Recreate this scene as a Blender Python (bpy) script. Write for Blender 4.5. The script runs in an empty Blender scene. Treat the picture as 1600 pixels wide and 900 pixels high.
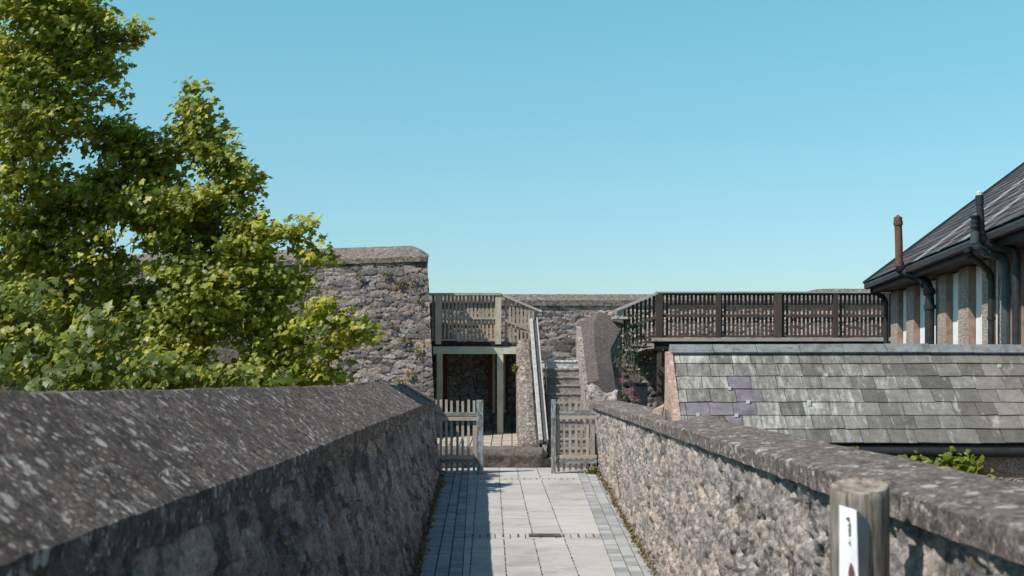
import bpy, math, random
import numpy as np
from mathutils import Vector, Matrix
R = math.radians
rnd = random.Random(7)
S = bpy.context.scene
COL = S.collection
F = 2000.0           # focal length in photograph pixels
HX, HY = 800.0, 595.0  # where the level line of sight meets the picture

def P(px, py, Y):
    return Vector(((px - HX) / F * Y, Y, (HY - py) / F * Y))
def PX(px, Y): return (px - HX) / F * Y
def PZ(py, Y): return (HY - py) / F * Y

# ------------------------------------------------------------------ numpy noise
def _h(x, y, z):
    s = np.sin(x * 127.1 + y * 311.7 + z * 74.7) * 43758.5453
    return s - np.floor(s)
def vnoise(x, y, z=0.0):
    x = np.asarray(x, float); y = np.asarray(y, float); z = np.asarray(z, float) + 0 * x
    xi, yi, zi = np.floor(x), np.floor(y), np.floor(z)
    u, v, w = x - xi, y - yi, z - zi
    u = u*u*(3-2*u); v = v*v*(3-2*v); w = w*w*(3-2*w)
    r = 0
    for a in (0, 1):
        for b in (0, 1):
            for c in (0, 1):
                k = (u if a else 1-u) * (v if b else 1-v) * (w if c else 1-w)
                r = r + k * _h(xi+a, yi+b, zi+c)
    return r
def fbm(x, y, z=0.0, o=4):
    r, a, t = 0, 1.0, 0
    for i in range(o):
        r = r + a * vnoise(x * 2**i + 17*i, y * 2**i + 5*i, np.asarray(z) * 2**i + 3*i); t += a; a *= .5
    return r / t
def sstep(a, b, x):
    t = np.clip((x - a) / (b - a), 0, 1); return t*t*(3-2*t)

def cells(a, b, seed, jit=.75):
    """irregular coursed cells: first and second distance, two random numbers, offset to the nearest stone"""
    F1 = np.full(a.shape, 9.); F2 = np.full(a.shape, 9.)
    r1 = np.zeros(a.shape); r2 = np.zeros(a.shape); ox = np.zeros(a.shape); oy = np.zeros(a.shape)
    ib = np.floor(b)
    for dj in (-1, 0, 1):
        row = ib + dj
        off = _h(row, seed + 0*row, 9.1 + 0*row)
        ia = np.floor(a - off)
        for di in (-1, 0, 1):
            ci = ia + di
            h1, h2 = _h(ci, row, seed + 0*row), _h(ci, row, seed + 31.7 + 0*row)
            dx = a - (ci + .5 + jit*(h1-.5) + off); dy = b - (row + .5 + jit*(h2-.5))
            d = (np.abs(dx)**5 + np.abs(dy)**5) ** (1/5)
            nearer = d < F1
            F2 = np.where(nearer, F1, np.minimum(F2, d)); F1 = np.where(nearer, d, F1)
            r1 = np.where(nearer, _h(ci, row, seed + 5.3 + 0*row), r1); r2 = np.where(nearer, _h(ci, row, seed + 8.9 + 0*row), r2)
            ox = np.where(nearer, dx, ox); oy = np.where(nearer, dy, oy)
    return F1, F2, r1, r2, ox, oy

# ------------------------------------------------------------------ objects
def tag(o, label=None, cat=None, group=None, kind=None):
    if label: o['label'] = label
    if cat: o['category'] = cat
    if group: o['group'] = group
    if kind: o['kind'] = kind
    return o
def thing(name, loc, label, cat, group=None):
    o = bpy.data.objects.new(name, None); COL.objects.link(o); o.location = loc; o.empty_display_size = .2
    return tag(o, label, cat, group, 'thing')
def link(name, me, m, parent=None, smooth=False):
    for x in (m if isinstance(m, (list, tuple)) else [m]): me.materials.append(x)
    o = bpy.data.objects.new(name, me); COL.objects.link(o)
    if parent is not None:
        o.parent = parent
        base = Vector((0, 0, 0)); q = parent
        while q is not None: base += q.location; q = q.parent
        me.transform(Matrix.Translation(-base))
    if smooth: me.polygons.foreach_set('use_smooth', [True] * len(me.polygons))
    return o
def np_mesh(name, V, Q):
    me = bpy.data.meshes.new(name)
    V = np.asarray(V, np.float32); Q = np.asarray(Q, np.int32); k = Q.shape[1]
    me.vertices.add(len(V)); me.vertices.foreach_set('co', V.ravel())
    me.loops.add(Q.size); me.loops.foreach_set('vertex_index', Q.ravel())
    me.polygons.add(len(Q)); me.polygons.foreach_set('loop_start', np.arange(0, Q.size, k, dtype=np.int32))
    me.update(calc_edges=True); me.validate()
    return me
def pcol(me, name, arr):
    a = me.attributes.new(name, 'FLOAT_COLOR', 'POINT'); a.data.foreach_set('color', np.asarray(arr, np.float32).ravel())
def grid_quads(nu, nv, flip=False):
    i = np.arange(nu)[:, None] * (nv + 1) + np.arange(nv)[None, :]
    q = np.stack([i, i + nv + 1, i + nv + 2, i + 1], -1).reshape(-1, 4)
    return q[:, ::-1] if flip else q

class MB:
    def __init__(s): s.v = []; s.f = []; s.c = []; s.m = []
    def face(s, pts, c=(0, 0, 0, 1), m=0):
        n = len(s.v); s.v += [tuple(p) for p in pts]; s.f.append(tuple(range(n, n + len(pts)))); s.c.append(c); s.m.append(m)
    def hexa(s, b, t, c=None, m=0):
        """eight corners: bottom ring of 4, top ring of 4"""
        n = len(s.v); s.v += [tuple(p) for p in b] + [tuple(p) for p in t]
        c = c or (rnd.random(), rnd.random(), rnd.random(), 1)
        for q in ((3,2,1,0), (4,5,6,7), (0,1,5,4), (1,2,6,5), (2,3,7,6), (3,0,4,7)):
            s.f.append(tuple(n + k for k in q)); s.c.append(c); s.m.append(m)
    def box(s, x0, x1, y0, y1, z0, z1, c=None, m=0):
        s.hexa([(x0,y0,z0),(x1,y0,z0),(x1,y1,z0),(x0,y1,z0)], [(x0,y0,z1),(x1,y0,z1),(x1,y1,z1),(x0,y1,z1)], c, m)
    def beam(s, p0, p1, w, h, up=(0,0,1), c=None, m=0):
        p0, p1, up = Vector(p0), Vector(p1), Vector(up)
        d = (p1 - p0).normalized(); sx = d.cross(up).normalized(); su = sx.cross(d)
        o = [sx*-w/2 + su*-h/2, sx*w/2 + su*-h/2, sx*w/2 + su*h/2, sx*-w/2 + su*h/2]
        s.hexa([p0 + k for k in o][::-1], [p1 + k for k in o][::-1], c, m)
    def tube(s, pts, rad, n=8, c=None, m=0, cap=True):
        pts = [Vector(p) for p in pts]; c = c or (rnd.random(), rnd.random(), rnd.random(), 1)
        if not isinstance(rad, (list, tuple)): rad = [rad] * len(pts)
        base = len(s.v); ref = Vector((0.13, 0.31, 0.94))
        for i, p in enumerate(pts):
            d = (pts[min(i+1, len(pts)-1)] - pts[max(i-1, 0)]).normalized()
            r_ = ref if abs(d.dot(ref)) < .95 else Vector((1, 0, 0))
            a = d.cross(r_).normalized(); b = d.cross(a)
            for k in range(n):
                t = 2*math.pi*k/n; s.v.append(tuple(p + rad[i]*(a*math.cos(t) + b*math.sin(t))))
        for i in range(len(pts)-1):
            for k in range(n):
                k2 = (k+1) % n; q = base + i*n
                s.f.append((q+k, q+k2, q+n+k2, q+n+k)); s.c.append(c); s.m.append(m)
        if cap:
            s.f.append(tuple(base + k for k in range(n))[::-1]); s.c.append(c); s.m.append(m)
            q = base + (len(pts)-1)*n; s.f.append(tuple(q + k for k in range(n))); s.c.append(c); s.m.append(m)
    def prism(s, poly, ext, c=None, m=0):
        poly = [Vector(p) for p in poly]; ext = Vector(ext); n = len(poly); b = len(s.v)
        c = c or (rnd.random(), rnd.random(), rnd.random(), 1)
        s.v += [tuple(p) for p in poly] + [tuple(p + ext) for p in poly]
        fs = [tuple(range(b, b+n))[::-1], tuple(range(b+n, b+2*n))] + [(b+i, b+(i+1) % n, b+n+(i+1) % n, b+n+i) for i in range(n)]
        for f in fs: s.f.append(f); s.c.append(c); s.m.append(m)
    def build(s, name, m, parent=None, smooth=False, bevel=0):
        me = bpy.data.meshes.new(name); me.from_pydata(s.v, [], s.f)
        a = me.attributes.new('fc', 'FLOAT_COLOR', 'FACE'); a.data.foreach_set('color', np.asarray(s.c, np.float32).ravel())
        me.polygons.foreach_set('material_index', s.m); me.update()
        o = link(name, me, m, parent, smooth)
        if smooth: me.set_sharp_from_angle(angle=R(48))
        if bevel:
            b = o.modifiers.new('bevel', 'BEVEL'); b.width = bevel; b.segments = 2; b.limit_method = 'ANGLE'
        return o

# ------------------------------------------------------------------ materials
class N:
    def __init__(s, name):
        s.mat = bpy.data.materials.new(name); s.mat.use_nodes = True; s.t = s.mat.node_tree; s.t.nodes.clear()
        s.out = s.t.nodes.new('ShaderNodeOutputMaterial'); s.b = s.t.nodes.new('ShaderNodeBsdfPrincipled')
        s.t.links.new(s.b.outputs[0], s.out.inputs[0]); s.b.inputs['Specular IOR Level'].default_value = .3
        s.obj = s.t.nodes.new('ShaderNodeTexCoord').outputs['Object']
    def put(s, sock, v):
        if isinstance(v, bpy.types.NodeSocket): s.t.links.new(v, sock)
        elif v is not None:
            if sock.type == 'RGBA' and len(v) == 3: v = (*v, 1)
            sock.default_value = v
    def map(s, scale=(1,1,1), rot=(0,0,0), loc=(0,0,0)):
        n = s.t.nodes.new('ShaderNodeMapping'); s.put(n.inputs[0], s.obj)
        n.inputs['Scale'].default_value = scale; n.inputs['Rotation'].default_value = rot; n.inputs['Location'].default_value = loc
        return n.outputs[0]
    def noise(s, scale, detail=4, rough=.55, vec=None, dist=0):
        n = s.t.nodes.new('ShaderNodeTexNoise'); s.put(n.inputs['Vector'], vec or s.obj)
        n.inputs['Scale'].default_value = scale; n.inputs['Detail'].default_value = detail
        n.inputs['Roughness'].default_value = rough; n.inputs['Distortion'].default_value = dist
        return n.outputs['Fac']
    def voro(s, scale, vec=None, out='Distance', feat='F1'):
        n = s.t.nodes.new('ShaderNodeTexVoronoi'); n.feature = feat; s.put(n.inputs['Vector'], vec or s.obj); n.inputs['Scale'].default_value = scale
        return n.outputs[out]
    def ramp(s, fac, stops, const=False):
        n = s.t.nodes.new('ShaderNodeValToRGB'); s.put(n.inputs[0], fac); r = n.color_ramp
        if const: r.interpolation = 'CONSTANT'
        while len(r.elements) < len(stops): r.elements.new(.5)
        for e, (p, c) in zip(r.elements, stops):
            e.position = p; e.color = (*c, 1) if isinstance(c, (tuple, list)) else (c, c, c, 1)
        return n.outputs[0]
    def mix(s, fac, a, b, mode='MIX'):
        n = s.t.nodes.new('ShaderNodeMix'); n.data_type = 'RGBA'; n.blend_type = mode
        s.put(n.inputs[0], fac); s.put(n.inputs[6], a); s.put(n.inputs[7], b); return n.outputs[2]
    def math(s, op, a, b=None, c=None, clamp=False):
        n = s.t.nodes.new('ShaderNodeMath'); n.operation = op; n.use_clamp = clamp
        s.put(n.inputs[0], a); s.put(n.inputs[1], b)
        if c is not None: s.put(n.inputs[2], c)
        return n.outputs[0]
    def attr(s, name, ch=None):
        n = s.t.nodes.new('ShaderNodeAttribute'); n.attribute_name = name
        if ch is None: return n.outputs['Color']
        q = s.t.nodes.new('ShaderNodeSeparateColor'); s.put(q.inputs[0], n.outputs['Color']); return q.outputs[ch]
    def xyz(s, ch):
        q = s.t.nodes.new('ShaderNodeSeparateXYZ'); s.put(q.inputs[0], s.obj); return q.outputs[ch]
    def bump(s, h, strength=.5, dist=.01, normal=None):
        n = s.t.nodes.new('ShaderNodeBump'); s.put(n.inputs['Height'], h); n.inputs['Strength'].default_value = strength
        n.inputs['Distance'].default_value = dist
        if normal: s.put(n.inputs['Normal'], normal)
        return n.outputs[0]
    def done(s, color, rough=.85, normal=None, metal=None):
        s.put(s.b.inputs['Base Color'], color); s.put(s.b.inputs['Roughness'], rough)
        if normal: s.put(s.b.inputs['Normal'], normal)
        if metal is not None: s.put(s.b.inputs['Metallic'], metal)
        return s.mat

M = {}
def rubble(name, stones, mortar, grime=.5, lichen=.0, moss=None, pale_x=None):
    n = N(name); r, m, q = n.attr('st', 0), n.attr('st', 1), n.attr('st', 2)
    big = n.noise(1.3, 4, .6); mid = n.noise(9, 6, .7); fine = n.noise(34, 6, .75); grit = n.noise(20, 3, .6, vec=n.map(loc=(4, 9, 2)))
    c = n.ramp(r, stones)
    if pale_x is not None: c = n.mix(n.math('MULTIPLY', n.math('SUBTRACT', n.xyz(0), pale_x), 1.5, clamp=True), c, n.mix(.55, n.mix(1, c, (1.5, 1.4, 1.35), 'MULTIPLY'), (.62, .50, .44)))
    c = n.mix(.75, c, n.ramp(mid, [(.25, .45), (.5, 1.0), (.75, 1.5)]), 'MULTIPLY')
    mo = n.mix(n.ramp(fine, [(.3, 0), (.7, 1)]), tuple(k*.55 for k in mortar), mortar)
    c = n.mix(n.ramp(m, [(.15, 0), (.6, 1)]), mo, c)
    c = n.mix(grime, c, n.ramp(big, [(.3, .5), (.5, 1), (.7, 1.25)]), 'MULTIPLY')
    c = n.mix(.85, c, n.ramp(fine, [(.32, .42), (.52, 1.0), (.70, 1.7)]), 'MULTIPLY')
    c = n.mix(.7, c, n.ramp(grit, [(.34, .45), (.45, 1), (.62, 1.12), (.72, 1.5)]), 'MULTIPLY')
    if lichen:
        l = n.math('MULTIPLY', n.ramp(n.noise(38, 3, .6), [(.58, 0), (.64, 1)]), n.ramp(n.noise(2.2, 3, .5), [(.42, 0), (.62, 1)]))
        c = n.mix(n.math('MULTIPLY', l, lichen), c, (.5, .49, .45))
    if moss:
        l = n.math('MULTIPLY', n.ramp(n.noise(14, 4, .65), [(.56, 0), (.66, 1)]), n.ramp(n.noise(1.4, 2, .5), [(.5, 0), (.6, 1)]))
        c = n.mix(n.math('MULTIPLY', l, .6), c, moss)
    nb = n.bump(n.math('ADD', n.math('MULTIPLY', mid, 1.0), n.math('MULTIPLY', fine, .8)), .9, .035)
    return n.done(c, .92, nb)
M['rampart'] = rubble('rampart_rubble', [(.0, (.09,.08,.082)), (.25, (.17,.155,.155)), (.5, (.25,.22,.212)), (.74, (.33,.28,.26)), (.9, (.35,.26,.20)), (1, (.12,.108,.11))], (.21,.18,.165), .5, .6, (.26,.22,.06))
M['back'] = rubble('back_wall_rubble', [(.0, (.11,.098,.095)), (.25, (.19,.17,.165)), (.5, (.27,.235,.22)), (.74, (.35,.29,.265)), (.9, (.36,.26,.20)), (1, (.14,.125,.122))], (.22,.19,.17), .4, .5, None, -.9)
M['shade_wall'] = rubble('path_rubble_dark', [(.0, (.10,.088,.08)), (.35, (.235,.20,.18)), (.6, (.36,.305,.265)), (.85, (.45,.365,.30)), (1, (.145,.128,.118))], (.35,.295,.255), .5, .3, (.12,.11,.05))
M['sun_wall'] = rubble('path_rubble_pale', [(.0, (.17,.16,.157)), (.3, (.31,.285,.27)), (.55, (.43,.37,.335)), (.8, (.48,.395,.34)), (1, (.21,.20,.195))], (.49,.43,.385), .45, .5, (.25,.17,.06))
M['under'] = M['rampart']

def concrete(name, c0, c1, spots, spot_scale=60, patch=.0, streak=None, slope=False):
    n = N(name); big = n.noise(2.0, 5, .65); mid = n.noise(14, 6, .72); fine = n.noise(48, 5, .75)
    c = n.mix(n.ramp(big, [(.3, 0), (.7, 1)]), c0, c1)
    c = n.mix(.9, c, n.ramp(mid, [(.30, .38), (.5, 1), (.70, 1.55)]), 'MULTIPLY')
    c = n.mix(.85, c, n.ramp(fine, [(.32, .42), (.5, 1), (.68, 1.7)]), 'MULTIPLY')
    if spots:
        v = n.voro(spot_scale, vec=None); w = n.noise(5, 4, .6)
        sp = n.math('MULTIPLY', n.ramp(v, [(.16, 1), (.30, 0)]), n.ramp(n.voro(spot_scale, out='Color'), [(.55, 0), (.6, 1)]))
        sp = n.math('MULTIPLY', sp, n.ramp(w, [(.38, .1), (.6, 1)]))
        c = n.mix(n.math('MULTIPLY', sp, spots), c, (.55,.53,.50))
    if patch:
        vec = n.map(streak or (1,1,1))
        if slope:   # lichen washed down the slope of the coping
            cb = n.t.nodes.new('ShaderNodeCombineXYZ'); n.put(cb.inputs[0], n.math('MULTIPLY', n.math('SUBTRACT', n.xyz(0), n.xyz(2)), .85)); n.put(cb.inputs[1], n.xyz(1)); n.put(cb.inputs[2], n.math('MULTIPLY', n.math('ADD', n.xyz(0), n.xyz(2)), .5)); vec = cb.outputs[0]
        p1 = n.ramp(n.noise(8.5 if slope else 11, 5, .72, vec=vec, dist=1.2), [(.575, 0), (.615, 1)])
        p1 = n.math('MULTIPLY', p1, n.ramp(n.noise(1.7, 3, .6), [(.38, .15), (.55, 1)]))
        c = n.mix(n.math('MULTIPLY', p1, patch), c, (.66,.605,.555))
        p4 = n.math('MULTIPLY', n.ramp(n.math('ADD', n.voro(8.5, vec=vec), n.math('MULTIPLY', n.math('SUBTRACT', mid, .5), .5)), [(.20, 1), (.27, 0)]), n.ramp(n.voro(8.5, vec=vec, out='Color'), [(.55, 0), (.6, 1)]))
        c = n.mix(n.math('MULTIPLY', p4, patch*.9), c, (.60,.54,.485))
        p3 = n.math('MULTIPLY', n.ramp(n.voro(24, vec=vec), [(.24, 1), (.34, 0)]), n.ramp(n.noise(3.1, 4, .7), [(.42, .1), (.54, 1)]))
        p3 = n.math('MULTIPLY', p3, n.ramp(n.voro(24, vec=vec, out='Color'), [(.46, 0), (.50, 1)]))
        p3 = n.math('MULTIPLY', p3, n.ramp(n.noise(6, 4, .7, vec=n.map(loc=(1, 2, 3))), [(.35, .25), (.6, 1)]))
        c = n.mix(n.math('MULTIPLY', p3, patch), c, (.72,.655,.60))
        p2 = n.ramp(n.noise(16, 5, .7, vec=n.map(loc=(7, 3, 1)), dist=.4), [(.51, 0), (.60, 1)])
        c = n.mix(n.math('MULTIPLY', p2, .8), c, (.05,.040,.035))
    nb = n.bump(n.math('ADD', mid, n.math('MULTIPLY', fine, .9)), .85, .028)
    return n.done(c, .9, nb)
M['coping_left'] = concrete('coping_concrete_lichen', (.115,.085,.068), (.185,.142,.118), 1, 30, 1.0, None, True)
M['coping_right'] = concrete('coping_concrete_brown', (.15,.12,.102), (.215,.175,.152), .8, 40, .9, (1, .6, 1))
M['coping_far'] = concrete('coping_concrete_far', (.165,.135,.115), (.225,.185,.16), .95, 30, .4)
M['harl'] = concrete('roughcast_stair', (.19,.155,.135), (.27,.225,.195), 1, 28, .7)
M['harl_brown'] = concrete('roughcast_brown', (.105,.085,.076), (.135,.11,.098), .45, 60)
M['harl_pale'] = concrete('roughcast_pale', (.32,.275,.245), (.44,.39,.35), .9, 38, .5)
M['step'] = concrete('step_stone', (.225,.20,.18), (.32,.29,.26), .3, 60)
M['step_top'] = concrete('step_stone_limewashed', (.50,.52,.53), (.62,.63,.63), .3, 60)
M['rock'] = concrete('low_rock', (.13,.11,.095), (.20,.165,.14), .5, 50)
M['flaunch'] = concrete('mortar_pink', (.40,.27,.21), (.50,.35,.28), .2, 60)

def pebbledash(name, c0, c1):
    n = N(name); v = n.voro(55); k = n.voro(55, out='Color'); big = n.noise(3, 4, .6)
    c = n.mix(n.ramp(k, [(.2, 0), (.8, 1)]), c0, c1)
    c = n.mix(.8, c, n.ramp(v, [(.2, 1.25), (.62, .55)]), 'MULTIPLY')
    c = n.mix(.5, c, n.ramp(big, [(.3, .6), (.7, 1.2)]), 'MULTIPLY')
    return n.done(c, .9, n.bump(n.math('SUBTRACT', 1.0, v), .9, .012))
M['pebble'] = pebbledash('pebbledash', (.33,.255,.215), (.60,.485,.42))
M['pebble_grey'] = pebbledash('pebbledash_grey', (.22,.19,.17), (.48,.40,.35))

def wood(name, c0, c1, dark, axis='z', cracks=.6):
    n = N(name); sc = {'x': (.08, 1, 1), 'y': (1, .08, 1), 'z': (1, 1, .08)}[axis]
    g = n.noise(60, 5, .7, vec=n.map(sc)); k = n.attr('fc', 0); w = n.noise(3.5, 4, .6)
    c = n.mix(n.ramp(g, [(.3, 0), (.7, 1)]), c0, c1)
    c = n.mix(.55, c, n.ramp(k, [(0, .68), (1, 1.2)]), 'MULTIPLY')
    c = n.mix(n.math('MULTIPLY', n.ramp(g, [(.28, 1), (.42, 0)]), cracks), c, dark)
    c = n.mix(.5, c, n.ramp(w, [(.3, .6), (.7, 1.2)]), 'MULTIPLY')
    return n.done(c, .85, n.bump(g, .4, .006))
M['wood_grey'] = wood('weathered_grey_timber', (.30,.235,.18), (.46,.37,.29), (.07,.055,.042))
M['wood_grey_x'] = wood('weathered_grey_rail', (.33,.28,.225), (.48,.42,.345), (.07,.06,.05), 'x')
M['wood_green'] = wood('greenish_timber', (.46,.41,.32), (.60,.545,.43), (.14,.12,.09))
M['wood_green_x'] = wood('greenish_beam', (.42,.44,.33), (.56,.57,.44), (.14,.13,.10), 'x')
M['wood_brown'] = wood('dark_brown_timber', (.058,.04,.033), (.10,.071,.059), (.015,.012,.011))
M['wood_brown_x'] = wood('dark_brown_rail', (.055,.038,.033), (.10,.072,.06), (.015,.012,.011), 'x')
M['wood_silver_x'] = wood('silver_rail_cap', (.36,.34,.31), (.50,.475,.44), (.15,.14,.13), 'x')
M['wood_tan'] = wood('tan_picket', (.32,.28,.235), (.46,.41,.35), (.10,.08,.06))
M['wood_red'] = wood('rust_brown_timber', (.11,.042,.02), (.18,.072,.032), (.05,.02,.01))
M['wood_black_x'] = wood('black_timber', (.02,.018,.017), (.035,.03,.03), (.01,.01,.01), 'x')  # near-black timber for platform edge board and beam
def peeling(name, axis):
    n = N(name); sc = {'x': (.25, 1, 1), 'z': (1, 1, .25)}[axis]
    g = n.noise(60, 5, .7, vec=n.map({'x': (.08,1,1), 'z': (1,1,.08)}[axis])); p = n.noise(16, 6, .72, vec=n.map(sc), dist=.5)
    w = n.mix(n.ramp(g, [(.3, 0), (.7, 1)]), (.14,.125,.11), (.30,.28,.25))
    b = n.mix(n.ramp(n.noise(6, 3, .6), [(.3, 0), (.7, 1)]), (.19,.245,.27), (.36,.42,.44))
    f = n.ramp(p, [(.47, 1), (.53, 0)])
    c = n.mix(f, w, b); c = n.mix(n.ramp(p, [(.50, 0), (.54, .8), (.58, 0)]), c, (.06,.055,.05))
    return n.done(c, .7, n.bump(f, .5, .004))
M['paint_x'] = peeling('peeling_blue_paint_rail', 'x'); M['paint_z'] = peeling('peeling_blue_paint_post', 'z')

def slate(name, pal, purple, streak, lichen):
    n = N(name); r, kind = n.attr('fc', 0), n.attr('fc', 1)
    fine = n.noise(70, 4, .7); mid = n.noise(9, 6, .75); st = n.noise(17, 6, .75, vec=n.map((1, .22, .22)), dist=.4); big = n.noise(.9, 3, .6)
    c = n.ramp(r, pal)
    xx = n.math('MULTIPLY', n.math('SUBTRACT', n.xyz(0), streak), .09)
    dk = n.ramp(n.math('ADD', n.math('ADD', st, xx), n.math('MULTIPLY', n.math('SUBTRACT', big, .5), .35)), [(.41, 0), (.60, 1)])
    c = n.mix(n.math('MULTIPLY', dk, .66), c, (.065,.06,.056))
    li = n.math('MULTIPLY', n.ramp(n.noise(6, 5, .65, vec=n.map((2.2, .7, .7), loc=(3,1,2))), [(.575, 0), (.70, .8)]), lichen)
    c = n.mix(li, c, (.48,.47,.44))
    c = n.mix(n.math('MULTIPLY', kind, .9), c, n.mix(n.ramp(mid, [(.3, 0), (.7, 1)]), (.125,.108,.135), purple))
    c = n.mix(.6, c, n.ramp(mid, [(.3, .5), (.5, 1), (.72, 1.4)]), 'MULTIPLY')
    c = n.mix(.6, c, n.ramp(fine, [(.3, .6), (.7, 1.35)]), 'MULTIPLY')
    return n.done(c, .62, n.bump(n.math('ADD', mid, n.math('MULTIPLY', fine, .3)), .35, .008))
M['slate'] = slate('lichened_slate', [(0, (.155,.148,.132)), (.25, (.275,.265,.24)), (.5, (.345,.335,.30)), (.8, (.435,.425,.38)), (1, (.215,.207,.19))], (.185,.165,.19), -1.55, .6)
def house_slate():
    n = N('house_slate'); r = n.attr('fc', 0); mid = n.noise(6, 5, .7); fine = n.noise(60, 4, .7)
    c = n.ramp(r, [(0, (.04,.034,.031)), (.5, (.07,.058,.053)), (1, (.105,.088,.08))])
    c = n.mix(.7, c, n.ramp(mid, [(.3, .6), (.7, 1.35)]), 'MULTIPLY')
    y = n.xyz(1); tot = None
    for y0, w in ((HOUSE_STREAKS[0], .26), (HOUSE_STREAKS[1], .24), (HOUSE_STREAKS[2], .08)):
        d = n.math('ABSOLUTE', n.math('SUBTRACT', n.math('ADD', y, n.math('MULTIPLY', n.noise(5, 3, .6), .12)), y0 + .06))
        s_ = n.ramp(n.math('DIVIDE', d, w), [(.5, 1), (1.0, 0)])
        tot = s_ if tot is None else n.math('MAXIMUM', tot, s_)
    tot = n.math('MULTIPLY', tot, n.ramp(n.noise(3.2, 5, .7, vec=n.map((1,1,1), loc=(2,0,0))), [(.36, .15), (.52, 1)]))
    c = n.mix(n.math('MULTIPLY', tot, .6), c, (.46,.43,.41))
    c = n.mix(.4, c, n.ramp(fine, [(.3, .6), (.7, 1.4)]), 'MULTIPLY')
    return n.done(c, .6, n.bump(mid, .3, .01))
HOUSE_STREAKS = (17.0 - 20.5, 14.55 - 20.5, 15.7 - 20.5)
M['house_slate'] = house_slate()
def plain(name, c, rough=.6, var=.35, scale=9, metal=None, bump=.15):
    n = N(name); a = n.noise(scale, 6, .65); b = n.noise(scale*7, 4, .7)
    k = n.mix(var*1.6 if var*1.6 < 1 else 1, c, n.ramp(a, [(.3, .45), (.5, 1), (.7, 1.35)]), 'MULTIPLY')
    k = n.mix(var, k, n.ramp(b, [(.3, .6), (.7, 1.35)]), 'MULTIPLY')
    return n.done(k, rough, n.bump(b, bump, .004), metal)
M['ridge'] = plain('ridge_tile_blue', (.17,.185,.195), .6, .5, 11)
M['gutter'] = plain('dark_gutter', (.022,.024,.027), .4, .4)
M['fascia'] = plain('dark_fascia', (.03,.028,.028), .6, .4)
M['soffit'] = plain('brown_soffit', (.10,.06,.045), .7, .4)
M['reveal'] = plain('brown_render_reveal', (.27,.18,.14), .85, .4)
M['white'] = plain('white_paint', (.78,.79,.79), .5, .12)
M['pipe_rust'] = plain('rusty_pipe', (.13,.068,.042), .75, .6, 18)
M['pipe_dark'] = plain('black_pipe', (.028,.028,.03), .45, .5, 14)
M['pipe_grey'] = plain('grey_plastic_pipe', (.052,.066,.072), .4, .4)
M['lead'] = plain('lead_clip', (.55,.56,.57), .45, .3)
M['steel'] = plain('galvanised_handrail', (.36,.35,.335), .8, .4, 10)
M['steel_dark'] = plain('handrail_groove', (.06,.065,.068), .6, .4)
M['iron'] = plain('drain_iron', (.10,.075,.065), .7, .5)
M['box'] = plain('dark_metal_box', (.02,.024,.03), .5, .3)
M['joint'] = plain('sandy_joint', (.075,.068,.058), .95, .4, 20)
M['slot'] = plain('open_joint', (.085,.08,.072), .95, .2)
def slab(name, c0, c1, var):
    n = N(name); r = n.attr('fc', 0); mid = n.noise(5, 6, .7, vec=n.map((.5, 1.4, 1))); fine = n.noise(80, 4, .7)
    c = n.mix(r, c0, c1)
    c = n.mix(var, c, n.ramp(mid, [(.3, .66), (.5, 1), (.7, 1.2)]), 'MULTIPLY')
    c = n.mix(.8, c, n.ramp(n.noise(1.1, 5, .7, vec=n.map(loc=(5, 1, 0))), [(.34, .70), (.46, .97), (.6, 1.03)]), 'MULTIPLY')
    c = n.mix(n.ramp(n.noise(26, 3, .6, vec=n.map(loc=(2, 8, 0))), [(.66, 0), (.72, .45)]), c, (.16, .15, .13))
    c = n.mix(.5, c, n.ramp(fine, [(.3, .7), (.7, 1.25)]), 'MULTIPLY')
    return n.done(c, .8, n.bump(n.math('ADD', n.math('MULTIPLY', mid, .4), fine), .35, .005))
M['slab'] = slab('concrete_slab', (.385,.37,.345), (.45,.433,.405), .5)
M['sett'] = slab('granite_sett', (.25,.255,.255), (.40,.40,.395), .6)
M['band'] = slab('drain_band', (.36,.345,.325), (.42,.405,.385), .5)
M['patio'] = slab('patio_paving', (.36,.31,.255), (.47,.415,.35), .6)
M['ground'] = plain('town_ground', (.09,.085,.06), .95, .5, 1.2)

def leafmat(name, stops, trans, tw=.4):
    n = N(name); r = n.attr('lf', 0); q = n.attr('lf', 1)
    c = n.ramp(r, stops); c = n.mix(.5, c, n.ramp(q, [(0, .6), (1, 1.3)]), 'MULTIPLY')
    n.done(c, .42); n.b.inputs['Specular IOR Level'].default_value = .35
    tr = n.t.nodes.new('ShaderNodeBsdfTranslucent'); n.put(tr.inputs[0], n.mix(.75, c, trans))
    mx = n.t.nodes.new('ShaderNodeMixShader'); mx.inputs[0].default_value = tw
    n.t.links.new(n.b.outputs[0], mx.inputs[1]); n.t.links.new(tr.outputs[0], mx.inputs[2]); n.t.links.new(mx.outputs[0], n.out.inputs[0])
    return n.mat
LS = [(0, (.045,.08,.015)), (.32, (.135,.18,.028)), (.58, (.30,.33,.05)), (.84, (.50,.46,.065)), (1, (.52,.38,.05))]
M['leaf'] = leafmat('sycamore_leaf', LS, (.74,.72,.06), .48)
M['leaf_young'] = leafmat('sycamore_leaf_young', [(0, (.05,.085,.016)), (.5, (.11,.155,.028)), (.8, (.24,.27,.05)), (1, (.44,.39,.07))], (.52,.52,.05), .48)
M['ivy'] = leafmat('ivy_leaf', [(0, (.12,.16,.02)), (1, (.26,.30,.045))], (.38,.42,.04), .45)
M['shrub'] = leafmat('shrub_leaf', [(0, (.012,.03,.012)), (1, (.035,.07,.02))], (.06,.10,.01), .25)
M['weed'] = leafmat('weed_leaf', [(0, (.07,.085,.02)), (.6, (.15,.13,.035)), (1, (.22,.17,.05))], (.25,.22,.04), .3)
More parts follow.
